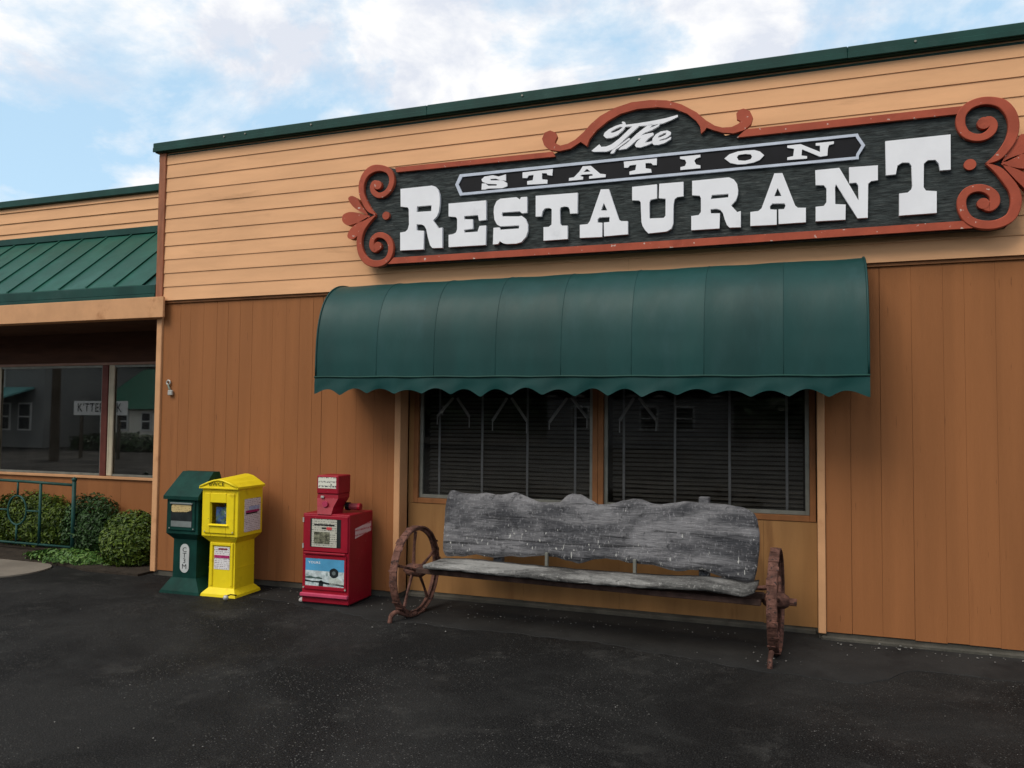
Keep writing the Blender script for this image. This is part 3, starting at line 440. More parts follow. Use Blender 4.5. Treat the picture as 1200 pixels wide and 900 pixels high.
def zig(xs, label):
    z = empty('zigzag_hanging', (sum(xs)/len(xs), YB+.07, 1.6), label, 'decoration', 'zigzag hangings in the bay windows')
    for x in xs:
        for sgn in (-1, 1):
            if x+sgn*.19 < WL+.09 or x+sgn*.19 > WR-.1 or abs(x+sgn*.19+1.59) < .07: continue
            a = Vector((x+sgn*.02, YB+.075, 1.785)); b = Vector((x+sgn*(.15+random.uniform(-.02, .03)), YB+.075, 1.60+random.uniform(-.03, .02)))
            MB().tube([a, b], .013, 4).build('strip', ZIG, z)
            MB().tube([b, b+Vector((0, 0, -.12*random.uniform(.5, 1)))], .005, 4).build('tail', ZIG, z)
zig([-2.93, -2.41, -1.86], 'pale zigzag strips hanging at the top of the left bay window')
zig([-1.28], 'pale zigzag strips hanging at the top of the right bay window')
# padlock on the wall by the corner
pl = empty('padlock', (-5.965, -.004, 1.88), 'small grey padlock hanging from an eyelet on the brown wall', 'padlock')
STEEL = mat('weathered_steel', (.42, .41, .38), .5, .2, 30, metal=.3)
MB().tube([(-5.985+.022*math.cos(t*math.pi/5), -.014, 1.935+.022*math.sin(t*math.pi/5)) for t in range(10)], .008, 6, True).build('eyelet', STEEL, pl)
MB().tube([(-5.98, -.02, 1.917), (-5.972, -.026, 1.895), (-5.958, -.026, 1.868), (-5.95, -.02, 1.85)], .009, 6).build('shackle', mat('green_grey_steel', (.2, .24, .2), .6, .2, 30), pl)
MB().box(-5.977, -5.923, -.035, -.006, 1.805, 1.858, .006).build('lock_body', STEEL, pl)

# ------------------------------------------------------------------ recessed wing on the left
YW = 1.0
wing = empty('restaurant_wing', (-10, YW, 0), 'set-back wing with green standing-seam roof strip and dark windows', 'building')
XA = -17.0; XB = X0+.02
MB().box(XA, XB, 5.9, 6, 0, 4.2).box(XA, XA+.05, YW+.06, 5.9, 0, 4.2).box(XA, XB, YW, 6, 4.2, 4.25).box(XA+.06, XB, YW+.1, 5.9, 2.62, 2.66).build('shell', ROOMW, wing)
wu = MB().box(XA, XB, YW+.0, YW+.05, 3.6, 4.24).build('parapet', TAN, wing)
for i in range(5):
    z0 = 3.64+.1395*i; z1 = min(z0+.1395, 4.26)
    prof = [(YW-.030, z0), (YW-.030, z0+.004), (YW-.016, z1+.005), (YW-.003, z1+.005), (YW-.003, z0)]
    v = [(XA, p, q) for p, q in prof]+[(XB-.002, p, q) for p, q in prof]
    mobj('siding_board', v, [tuple(range(5)), tuple(range(9, 4, -1))]+[(k, (k+1) % 5, 5+(k+1) % 5, 5+k) for k in range(5)], TAN, wu)
MB().box(XA, XB, YW-.07, YW+.3, 4.26, 4.345, .006).build('roof_coping', DARKGREEN, wing)
# sloping standing seam strip
def slope(y): return 2.945+(y+.02)*(3.80-2.945)/(YW+.02)
rf = MB().add([(XA, -.0, slope(0)-.03), (XB-.03, -.0, slope(0)-.03), (XB-.03, YW-.005, slope(YW)-.03), (XA, YW-.005, slope(YW)-.03)], [(0, 1, 2, 3)]).build('roof_strip', DARKGREEN, wing)
x = -6.736+.385
while x > XA:
    a, b = x-.385, min(x, XB-.03)
    v = [(a+.012, -.02, slope(-.02)), (b-.012, -.02, slope(-.02)), (b-.012, YW-.035, slope(YW-.035)), (a+.012, YW-.035, slope(YW-.035))]
    v += [(p, q, r-.012) for p, q, r in v]
    mobj('roof_panel', v, [(0, 1, 2, 3), (7, 6, 5, 4)]+[(i, (i+1) % 4, 4+(i+1) % 4, 4+i) for i in range(4)], GREENMETAL, rf)
    v = [(a-.011, -.024, slope(-.02)+.018), (a+.011, -.024, slope(-.02)+.018), (a+.011, YW-.035, slope(YW-.035)+.018), (a-.011, YW-.035, slope(YW-.035)+.018)]
    v += [(p, q, r-.045) for p, q, r in v]
    mobj('seam', v, [(0, 1, 2, 3), (7, 6, 5, 4)]+[(i, (i+1) % 4, 4+(i+1) % 4, 4+i) for i in range(4)], GREENMETAL, rf)
    x -= .385
MB().box(XA, XB-.03, YW-.065, YW-.032, 3.765, 3.845, .004).build('ridge_flashing', DARKGREEN, wing)
MB().box(XA, XB-.03, -.045, -.005, 2.84, 2.935, .004).box(XA, XB-.03, -.055, -.006, 2.800, 2.838, .004).build('eave_gutter', DARKGREEN, wing)
MB().box(XA, X0+.135, -.085, -.055, 2.59, 2.80, .004).box(XA, X0-.004, -.052, .12, 2.60, 2.79, .002).build('header_beam', TRIM, wing)
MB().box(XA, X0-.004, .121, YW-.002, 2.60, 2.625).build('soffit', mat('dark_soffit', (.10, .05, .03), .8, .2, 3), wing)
SHADEDBROWN = mat('soffit_shaded_brown', (.085, .036, .020), .7, .2, 3, bump=.2, stretch=(.6, 1, 5))  # wall brown darkened to paint in the deep shade below the soffit
wl2 = MB().box(XA, XB, YW+.02, YW+.06, .02, .84).box(XA, XB, YW+.02, YW+.06, 2.235, 2.6).build('lower_wall', BROWN, wing)
boards(wl2, -11.0, XB-.002, YW, .02, .835, BROWN, .5, 1.2, 'panel', .002)
boards(wl2, -11.0, XB-.002, YW, 2.24, 2.598, SHADEDBROWN, 1.0, 1.6, 'panel', .002)
MB().box(XA, XB-.002, YW-.03, YW+.08, .836, .868, .004).build('window_sill', TRIM, wing)
MB().box(XA, XB-.002, YW-.012, YW+.06, 2.208, 2.238, .004).build('window_head', mat('dusty_pink_trim', (.34, .2, .15), .6, .1, 5), wing)
for i, (a, b) in enumerate(((-7.86, -6.16), (-9.95, -7.955), (-12.0, -10.05))):
    w = MB().box(a, a+.02, YW+.01, YW+.05, .87, 2.206).box(b-.02, b, YW+.01, YW+.05, .87, 2.206).box(a+.02, b-.02, YW+.01, YW+.05, .87, .895).box(a+.02, b-.02, YW+.01, YW+.05, 2.18, 2.206).build('window', ALU, wing)
    MB().box(a+.015, b-.015, YW+.028, YW+.033, .885, 2.19).build('pane', GLASSW, w)
    MB().box(a-.094, a-.001, YW-.008, YW+.06, .87, 2.206, .004).build('mullion', REDFRAME, wing)
for x in (-7.858, -9.76): MB().box(x, x+.085, YW+.002, YW+.026, .872, 2.204, .006).box(x+.024, x+.030, YW-.001, YW+.004, .9, 2.18).build('window_stile', mat('cream_window_stile', (.52, .45, .33), .5, .12, 6), wing)
# curtains and things hung inside the wing windows
def curtain(x0, x1, label):
    n = 28; v = []; f = []
    for i in range(n+1):
        x = x0+(x1-x0)*i/n; y = YW+.075+.015*math.sin(i*1.1)
        v += [(x, y, .9), (x, y, 2.18)]
    for i in range(n): f.append((2*i, 2*i+2, 2*i+3, 2*i+1))
    o = mobj('curtain', v, f, CREAM, None, True); tag(o, label, 'curtain', 'cream curtains in the wing windows')
curtain(-7.86, -7.70, 'narrow cream curtain right of the dark red mullion')
curtain(-9.92, -9.42, 'cream curtain at the left edge of the wing window')
pf = empty('picture_frame', (-8.72, YW+.1, 1.99), 'small pale picture frame near the top of the wing window', 'picture frame')
MB().box(-8.80, -8.64, YW+.1, YW+.12, 1.98, 2.16).build('backing', mat('dark_print', (.05, .05, .05), .6), pf)
MB().box(-8.82, -8.79, YW+.085, YW+.12, 1.96, 2.18).box(-8.65, -8.62, YW+.085, YW+.12, 1.96, 2.18).box(-8.79, -8.65, YW+.085, YW+.12, 1.96, 1.99).box(-8.79, -8.65, YW+.085, YW+.12, 2.15, 2.18).build('frame', mat('pale_frame', (.6, .6, .56), .6), pf)

# ------------------------------------------------------------------ the sign
sign = empty('restaurant_sign', (-1.2, -.14, 2.97), 'carved dark board with white lettering and rust red scroll frame above awning', 'sign')
MB().prism(BOARD, [], -.150, -.085).build('sign_board', SIGNBOARD, sign)
for x in (-2.9, -1.6, -.3, .8):
    MB().box(x-.04, x+.04, -.084, -.012, 3.05, 3.70).build('batten', WINWOOD, sign)
def ribbon(pts, y0, y1):
    p = smoothpath(pts, 5); n = len(p); v = []; f = []
    for i, (x, z, w) in enumerate(p):
        a = p[max(i-1, 0)]; b = p[min(i+1, n-1)]; d = Vector((b[0]-a[0], b[1]-a[1])); d.normalize(); nx, nz = -d.y*w/2, d.x*w/2
        v += [(x+nx, y0+.004, z+nz), (x+nx*.85, y0, z+nz*.85), (x-nx*.85, y0, z-nz*.85), (x-nx, y0+.004, z-nz), (x-nx, y1, z-nz), (x+nx, y1, z+nz)]
    for i in range(n-1):
        for k in range(6): f.append((6*i+k, 6*i+(k+1) % 6, 6*i+6+(k+1) % 6, 6*i+6+k))
    f += [(0, 1, 2, 3, 4, 5), tuple(range(6*n-1, 6*n-7, -1))]
    # round end disc
    x, z, w = p[-1]; r = w*.62; b = len(v)
    v += [(x+r*math.cos(t*math.pi/8), y0-.0015, z+r*math.sin(t*math.pi/8)) for t in range(16)]+[(x+r*math.cos(t*math.pi/8), y1, z+r*math.sin(t*math.pi/8)) for t in range(16)]
    f += [tuple(range(b, b+16))]+[(b+t, b+(t+1) % 16, b+16+(t+1) % 16, b+16+t) for t in range(16)]
    return MB().add(v, f)
for s_ in SCROLL: ribbon(s_, -.186, -.148).build('scroll', SIGNRED, sign)
for l_ in LEAF: MB().prism(smoothpath(l_, 3, True), [], -.170, -.110).build('leaf', SIGNRED, sign)
for x, z, r in DOT:
    MB().prism([(x+r*.95*math.cos(t*math.pi/9), z+r*.95*math.sin(t*math.pi/9)) for t in range(18)], [], -.176, -.145).build('dot', SIGNRED, sign)
MB().prism(ARCH, [], -.182, -.146).build('arch_moulding', SIGNRED, sign)
for b_ in BARS: MB().prism(b_, [], -.178, -.1465).build('border_moulding', SIGNRED, sign)
plate = MB().prism(PLATE, [PLATE_IN], -.168, -.147).build('name_plate', SILVER, sign)
MB().prism(PLATE_IN, [], -.158, -.1475).build('plate_face', BLACK, plate)
for ch, o_, h_ in SMALL: MB().prism(o_, h_, -.170, -.156).build('letter', WHITEP, plate)
for ch, o_, h_ in BIG: MB().prism(o_, h_, -.178, -.1465).build('letter', WHITEP, sign)
for ch, o_, h_ in THE: MB().prism(o_, h_, -.172, -.1465).build('letter', WHITEP, sign)

# ------------------------------------------------------------------ awning
AY, AZ0, AZ1 = -.56, 1.945, 2.79
AX = [-3.885, -3.301, -2.776, -2.243, -1.709, -1.167, -.643, -.104, .437]
aw = empty('window_awning', (-1.72, -.1, AZ0), 'dark green vinyl awning with rounded top and scalloped valance over bay window', 'awning')
def az0(x): return AZ0-.004-.030*(x-AX[0])/(AX[-1]-AX[0])
def aprof(t, x=-1.7):
    """t 0 at wall top, 1 at front bottom"""
    a = t*math.pi/2
    s, c = math.sin(a), math.cos(a)
    y = -.045+(AY+.045)*s**.85 if t < 1 else AY
    z = az0(x)+(AZ1-az0(x))*c**.62
    return y, z
TS = [0, .03, .07, .12, .18, .25, .33, .41, .5, .58, .66, .73, .79, .84, .88, .92, .955, .98, 1]
for a, b in zip(AX, AX[1:]):
    n = 12; v = []; f = []; m = len(TS); sag = random.uniform(.005, .011); ph = random.uniform(0, 6)
    for i in range(n+1):
        u = i/n; x = a+(b-a)*u
        for t in TS:
            y, z = aprof(t, x); k = (4*u*(1-u))**.6
            nrm = Vector((-.8, -1)) if t > .5 else Vector((-.4, -1))
            d = sag*k*math.sin(min(1, t*1.6)*math.pi*.5)*(1 if t < .93 else .4)+.0025*math.sin(ph+u*7+t*5)*k
            # sag inward
            v.append((x, y+d*(.25+.75*t), z-d*(1-t)))
    for i in range(n):
        for j in range(m-1): f.append((i*m+j, i*m+j+1, (i+1)*m+j+1, (i+1)*m+j))
    mobj('canopy_panel', v, f, CANVAS, aw, True)
for x in AX[1:-1]:
    MB().tube([(x, aprof(t, x)[0]-.001, aprof(t, x)[1]+.001) for t in TS[1:]], .0018, 5).build('seam', CANVAS, aw, True)
for x in (AX[0], AX[-1]):
    pr = [aprof(t, x) for t in TS]+[(-.045, az0(x))]
    v = [(x, y, z) for y, z in pr]; mobj('end_panel', v, [tuple(range(len(v)))], CANVAS, aw)
    MB().tube([(x, aprof(t, x)[0]-.002, aprof(t, x)[1]+.002) for t in TS], .008, 6).build('end_piping', CANVAS, aw, True)
def valance():
    n = 17*14; v = []; f = []; L_ = AX[-1]-AX[0]+.012
    for i in range(n+1):
        u = i/n; x = AX[0]-.006+L_*u; ph = (u*17) % 1
        drop = .094+.054*(1-math.sqrt(math.sin(math.pi*ph)**2+.02))*(1+.15*math.sin(u*23))+.007*math.sin(u*40)+.004*math.sin(u*97)
        for k in range(6):
            w = k/5; z = az0(x)-.003-drop*w
            y = AY-.006-.0035*w*math.cos(2*math.pi*u*17)-.006*w*math.sin(u*31)-.0025*w*math.sin(u*80+k)
            v.append((x, y, z))
    for i in range(n):
        for k in range(5): f.append((i*6+k, i*6+k+1, (i+1)*6+k+1, (i+1)*6+k))
    return mobj('valance', v, f, CANVAS, aw, True)
valance()
MB().tube([(AX[0]-.006, AY-.006, az0(AX[0]))]+[(AX[0]+(AX[-1]-AX[0])*i/40, AY-.008+.002*math.sin(i*2.1), az0(AX[0]+(AX[-1]-AX[0])*i/40)+.004*math.sin(i*1.3)*.6) for i in range(41)]+[(AX[-1]+.006, AY-.006, az0(AX[-1]))], .0085, 6).build('valance_hem', DARKGREEN, aw, True)
MB().tube([(AX[0]+.02, AY+.03, AZ0+.02), (AX[-1]-.02, AY+.03, AZ0+.02)], .014, 6).build('front_pipe', ALU, aw)
for x in AX[1:-1:2]: MB().tube([(x, AY+.03, AZ0+.02), (x, -.03, AZ0+.03)], .011, 6).build('frame_arm', ALU, aw)

# ------------------------------------------------------------------ newspaper boxes (local coordinates: x right, -y front)
def quadpanel(name, m, parent, x0, x1, z0, z1, y, t=.002): return MB().box(x0, x1, y-t, y, z0, z1).build(name, m, parent)
def sidepanel(name, m, parent, y0, y1, z0, z1, x, t=.002): return MB().box(x, x+t, y0, y1, z0, z1).build(name, m, parent)
GRP = 'newspaper boxes standing along the brown wall'
GPL = mat('dark_green_plastic', (.003, .034, .026), .6, .25, 6, spec=.15, stain=(.007, .046, .036), stain_amt=.25, stain_scale=6, bump=.1)
DARKPANE = mat('dark_plastic_pane', (.02, .024, .025), .25, .3, 8)
LABELTAN = printed('tan_label', (.50, .38, .17), (.15, .09, .04), 60, .45)
GREYW = mat('grey_white_plastic', (.45, .47, .46), .6, .1, 8)
gb = empty('newspaper_box', (-5.26, -.40, 0), 'dark green plastic pedestal newspaper box with sloped top, left of yellow one', 'newspaper box', GRP, math.radians(2))
MB().frustum((-.235, .235, -.205, .205), (-.225, .225, -.20, .20), 0, .025).frustum((-.225, .225, -.20, .20), (-.145, .145, -.145, .15), .025, .135).build('base', GPL, gb)
MB().frustum((-.138, .138, -.138, .145), (-.135, .135, -.135, .145), .13, .49).build('post', GPL, gb)
gb.scale = (.93, .95, 1)
hd = MB().frustum((-.13, .13, -.13, .14), (-.185, .185, -.185, .185), .475, .535).frustum((-.185, .185, -.185, .185), (-.183, .183, -.183, .185), .536, .865).build('head', GPL, gb)
MB().add([(-.205, -.215, .845), (.205, -.215, .845), (.205, -.215, .875), (-.205, -.215, .875), (-.185, .02, 1.085), (.185, .02, 1.085), (.185, .11, 1.085), (-.185, .11, 1.085), (-.2, .2, .845), (.2, .2, .845)],
         [(0, 1, 2, 3), (3, 2, 5, 4), (4, 5, 6, 7), (7, 6, 9, 8), (0, 8, 9, 1), (1, 9, 6, 5, 2), (0, 3, 4, 7, 8)]).build('roof', GPL, gb)
dr = MB().box(-.155, .155, -.197, -.183, .565, .835, .006).build('door', GPL, gb)
quadpanel('door_pane', DARKPANE, dr, -.125, .125, .615, .80, -.197)
quadpanel('shelf_strip', mat('smoky_plastic', (.16, .18, .175), .4, .2, 8), dr, -.12, .12, .600, .652, -.199)
MB().box(-.13, .13, -.212, -.197, .802, .818, .003).build('door_handle', mat('smoky_plastic', (.16, .18, .175)), dr)
o_ = [(-.115, .79), (-.115, .742), (-.10, .73), (.06, .735), (.085, .742), (.115, .75), (.115, .795), (-.10, .797)]
MB().prism(o_, [], -.2025, -.1995).build('brand_label', LABELTAN, dr)
MB().prism([(.052*math.cos(t*math.pi/10)*1.02, .31+(.075 if math.sin(t*math.pi/10) >= 0 else -.075)+.055*math.sin(t*math.pi/10)) for t in range(20)], [], -.1415, -.130).build('oval_label', GREYW, gb)
for ch, z in (('C', .385), ('T', .335), ('3', .285), ('M', .235)):
    v, f = text_mesh(ch, .062, 1.25); mobj('lettering', [(x, -.1425, z+zz) for x, y, zz in v], f, BLACK, gb, flip=False)
v, f = text_mesh('CARS', .055, 1.0)
mobj('lettering', [(.1862, -.03-zz, .70+x) for x, y, zz in v], f, GREYW, gb, flip=False)

YEL = mat('yellow_plastic', (.80, .62, .012), .42, .05, 5, stain=(.60, .43, .012), stain_amt=.22, stain_scale=6, speck=(.30, .22, .03), speck_scale=34, speck_lim=.73, bump=.05, spec=.3)
FLYER = printed('white_flyer', (.68, .66, .66), (.18, .12, .14), 62, .48)
PINK = mat('magenta_print', (.36, .03, .13), .6, .4, 60); NAVY = mat('navy_print', (.05, .07, .2), .6, .5, 40); PALEBLUE = mat('pale_blue_print', (.35, .42, .6), .6, .2, 30)
yb = empty('newspaper_box', (-4.865, -.37, 0), 'bright yellow plastic pedestal newspaper box with gabled top and white flyers', 'newspaper box', GRP, math.radians(3))
MB().frustum((-.195, .195, -.205, .20), (-.19, .19, -.20, .195), 0, .022).frustum((-.19, .19, -.20, .195), (-.14, .14, -.15, .15), .022, .072).build('base', YEL, yb)
pt = MB().frustum((-.145, .145, -.15, .155), (-.14, .14, -.145, .155), .07, .485).box(-.125, -.10, -.162, -.144, .09, .47, .004).box(.10, .125, -.162, -.144, .09, .47, .004).box(-.10, .10, -.162, -.144, .445, .47, .004).box(-.146, .146, -.148, .158, .245, .252).build('post', YEL, yb)
fl = quadpanel('flyer', FLYER, pt, -.088, .085, .235, .435, -.149); 
quadpanel('flyer_photo', PINK, fl, -.085, .082, .335, .360, -.152); quadpanel('flyer_heading', mat('maroon_print', (.2, .03, .04), .6, .5, 80), fl, -.04, .06, .41, .422, -.152)
MB().frustum((-.145, .145, -.15, .155), (-.195, .195, -.195, .19), .478, .528).build('neck', YEL, yb)
yb.scale = (.94, .94, 1)
# head as a shell with an open front window
MB().box(-.20, -.095, -.20, -.18, .53, .96, .005).box(.075, .20, -.20, -.18, .53, .96, .005).box(-.0951, .0751, -.20, -.18, .53, .635, .005).box(-.0951, .0751, -.20, -.18, .835, .96, .005).box(-.2, -.17, -.181, .19, .53, .96, .004).box(.17, .2, -.181, .19, .53, .96, .004).box(-.18, .18, .16, .19, .53, .96).box(-.18, .18, -.18, .17, .53, .55).build('head', YEL, yb)
MB().box(-.165, -.10, -.214, -.199, .56, .915, .005).box(.08, .165, -.214, -.199, .56, .915, .005).box(-.1, .08, -.214, -.199, .56, .64, .005).box(-.1, .08, -.214, -.199, .83, .915, .005).build('door', YEL, yb)
MB().frustum((-.11, .11, -.235, -.213), (-.095, .095, -.213, -.212), .632, .645).build('door_lip', YEL, yb)
MB().box(.062, .078, -.219, -.212, .80, .825).build('latch', BLACK, yb)
def mag():
    m = mat('magazine_print', (.03, .06, .16), .4, .7, 16, stain=(.12, .20, .05), stain_amt=.75, stain_scale=13, speck=(.5, .5, .5), speck_scale=40, speck_lim=.66)
    return quadpanel('magazine', m, yb, -.065, .062, .60, .79, -.165)
mag()
roofp = [(-.215, .955), (-.215, .975), (-.15, 1.002), (-.08, 1.026), (-.02, 1.04), (.02, 1.04), (.08, 1.026), (.15, 1.002), (.215, .975), (.215, .955)]
rv = [(x, -.225, z) for x, z in roofp]+[(x, .205, z+(.026 if abs(x) < .1 else .012 if abs(x) < .2 else 0)) for x, z in roofp]
MB().add(rv, [tuple(range(10)), tuple(range(19, 9, -1))]+[(i, (i+1) % 10, 10+(i+1) % 10, 10+i) for i in range(10)]).build('roof', YEL, yb)
ar = [(-.205, .972), (-.12, 1.006), (-.05, 1.027), (0, 1.033), (.05, 1.027), (.12, 1.006), (.205, .972)]
MB().tube([(x, -.226, z) for x, z in ar], .010, 6).build('pediment_rib', YEL, yb, True)
MB().box(-.216, .216, -.231, -.222, .954, .968, .002).build('pediment_rib', YEL, yb)
v, f = text_mesh('BWCE', .046, 1.35); mobj('lettering', [(x-.02, -.2305, .996+zz) for x, y, zz in v], f, BLACK, yb, flip=False)
sf = sidepanel('flyer', FLYER, yb, -.10, .155, .565, .86, .2005)
sidepanel('flyer_photo', PINK, sf, -.08, .13, .735, .755, .2028); sidepanel('flyer_photo', PALEBLUE, sf, -.03, .13, .757, .79, .2028); sidepanel('flyer_photo', BLACK, sf, -.08, .10, .722, .734, .2028)

RED = mat('red_painted_steel', (.27, .003, .016), .45, .1, 6, stain=(.30, .006, .02), stain_amt=.2, stain_scale=5, speck=(.42, .10, .12), speck_scale=45, speck_lim=.71, bump=.12, bump_scale=90, spec=.35)
PAPER = printed('newsprint', (.46, .45, .38), (.10, .10, .09), 55, .5)
rb = empty('newspaper_box', (-3.805, -.285, 0), 'red steel newspaper box with coin head and snowy poster, beside the bench', 'newspaper box', GRP, math.radians(2))
W2, D2 = .225, .205
bd = MB().box(-W2, W2, -D2, D2, .02, .775, .006).build('body', RED, rb)
MB().box(-W2+.01, W2-.01, -D2+.01, D2-.01, 0, .02).build('plinth', BLACK, rb)
dr = MB().box(-.215, .215, -D2-.012, -D2+.001, .455, .762, .005).build('door', RED, rb)
quadpanel('door_pane', DARKPANE, dr, -.145, .15, .495, .735, -D2-.012)
np_ = quadpanel('newspaper', PAPER, dr, -.128, .112, .498, .732, -D2-.0145)
quadpanel('photograph', mat('newspaper_photograph', (.13, .13, .09), .6, .9, 40), np_, -.105, .045, .525, .625, -D2-.017)
quadpanel('headline', BLACK, np_, -.105, .09, .680, .690, -D2-.017); quadpanel('headline', BLACK, np_, -.03, .01, .652, .664, -D2-.017); quadpanel('red_flash', mat('red_print', (.55, .05, .06), .6), np_, .015, .065, .645, .668, -D2-.017)
MB().box(-.20, .20, -D2-.03, -D2-.012, .435, .452, .004).build('door_handle', RED, dr)
cf = MB().box(-.205, .205, -D2-.014, -D2-.001, .135, .168, .004).box(-.205, .205, -D2-.014, -D2-.001, .395, .425, .004).box(-.205, -.185, -D2-.014, -D2-.001, .168, .395, .003).box(.185, .205, -D2-.014, -D2-.001, .168, .395, .003).build('card_holder', RED, rb)
cy = -D2-.008
quadpanel('poster_sky', mat('poster_blue', (.08, .30, .50), .45, .15, 8), cf, -.186, .186, .295, .397, cy, .004)
quadpanel('poster_snow', mat('poster_snow', (.48, .55, .56), .45, .25, 25, stain=(.13, .2, .2), stain_amt=.5, stain_scale=22), cf, -.186, .186, .167, .2949, cy, .004)
PD = mat('poster_dark', (.015, .02, .022), .5, .4, 40)
def pshape(name, m, pts, d=.0055): MB().prism(pts, [], cy-d, cy-.0042).build(name, m, cf)
pshape('poster_wreath', PD, [(.09+.042*math.cos(t*.5236)*(1+.1*(t % 2)), .283+.042*math.sin(t*.5236)) for t in range(12)])
pshape('poster_wreath', mat('poster_grey', (.12, .15, .15), .5), [(.09+.018*math.cos(t*.785), .283+.018*math.sin(t*.785)) for t in range(8)], .0065)
pshape('poster_figure', mat('poster_pale_coat', (.42, .47, .43), .5, .2, 30), [(.04, .215), (.06, .25), (.085, .24), (.12, .25), (.16, .225), (.186, .2), (.186, .185), (.05, .185)])
pshape('poster_bar', PD, [(-.186, .215), (-.12, .207), (-.03, .21), (.03, .20), (.10, .198), (.186, .19), (.186, .176), (.1, .184), (.02, .185), (-.06, .196), (-.186, .20)])
pshape('poster_block', PD, [(-.055, .168), (-.05, .21), (-.03, .218), (-.01, .205), (-.012, .168)])
pshape('poster_shrub', mat('poster_green', (.06, .10, .09), .6, .4, 50), [(-.186, .24), (-.14, .25), (-.09, .238), (-.06, .246), (-.02, .235), (-.03, .227), (-.1, .23), (-.15, .226), (-.186, .23)])
v, f = text_mesh('YOURS', .028, 1.3); mobj('lettering', [(x-.10, cy-.0052, .362+zz) for x, y, zz in v], f, WHITEP, cf, flip=False)
MB().box(-W2-.004, W2+.002, -D2-.03, -D2+.002, .075, .105, .005).build('bumper_rail', mat('pink_red_rail', (.48, .06, .12), .35, .1, 10), rb)
nk = MB().frustum((-.085, .05, -.212, -.02), (-.10, .055, -.19, -.0), .772, .83).frustum((-.10, .055, -.19, 0), (-.118, .085, -.165, .03), .8302, .905).frustum((-.118, .085, -.165, .03), (-.115, .085, -.16, .035), .9052, .94).build('coin_neck', RED, rb)
MB().box(-.12, .09, -.172, .04, .941, 1.10, .008).build('coin_head', RED, rb)
MB().tube([(-.02, -.19, .86), (-.02, -.205, .858)], .026, 10).build('coin_return', mat('pink_red_rail', (.48, .06, .12)), nk)
MB().box(-.075, -.045, -.182, -.165, .905, .925, .003).build('coin_slot', STEEL, nk)
rc = quadpanel('rate_card', printed('rate_card_print', (.66, .66, .56), (.05, .05, .06), 26, .5), rb, -.105, .07, .99, 1.085, -.172)
v, f = text_mesh('?', .05, 1.3); mobj('lettering', [(x+.02, -.1755, 1.012+zz) for x, y, zz in v], f, BLACK, rb, flip=False)
MB().tube([(.09, .0, .825), (.20, .0, .825)], .028, 10).build('coin_tube', mat('dark_red_paint', (.16, .03, .04), .5), rb)
MB().tube([(.075, .0, .825), (.11, .0, .825)], .036, 10).build('tube_collar', BLACK, rb)
MB().tube([(.19, .0, .825), (.215, .0, .825)], .031, 10).build('tube_cap', RED, rb)
st = MB().add([(W2+.0005, -.11, .565), (W2+.0005, .17, .60), (W2+.0005, .17, .685), (W2+.0005, -.11, .65), (W2+.0025, -.11, .565), (W2+.0025, .17, .60), (W2+.0025, .17, .685), (W2+.0025, -.11, .65)], [(4, 5, 6, 7), (0, 3, 2, 1), (0, 1, 5, 4), (1, 2, 6, 5), (2, 3, 7, 6), (3, 0, 4, 7)]).build('side_sticker', printed('pink_sticker', (.62, .44, .45), (.45, .04, .06), 24, .52), rb)

for z in (.50, .72): MB().tube([(-W2+.012, -D2-.014, z-.02), (-W2+.012, -D2-.014, z+.02)], .007, 6).build('hinge', STEEL, rb)
for x in (-.20, .20): MB().tube([(x, -D2-.0145, .15), (x, -D2-.019, .15)], .008, 6).build('bolt', STEEL, rb)
for x in (-.155, .155): MB().tube([(x, -.214, .575), (x, -.218, .575)], .006, 6).build('screw', STEEL, yb)
for x in (-.14, .14): MB().tube([(x, -.197, .585), (x, -.201, .585)], .006, 6).build('screw', STEEL, gb)

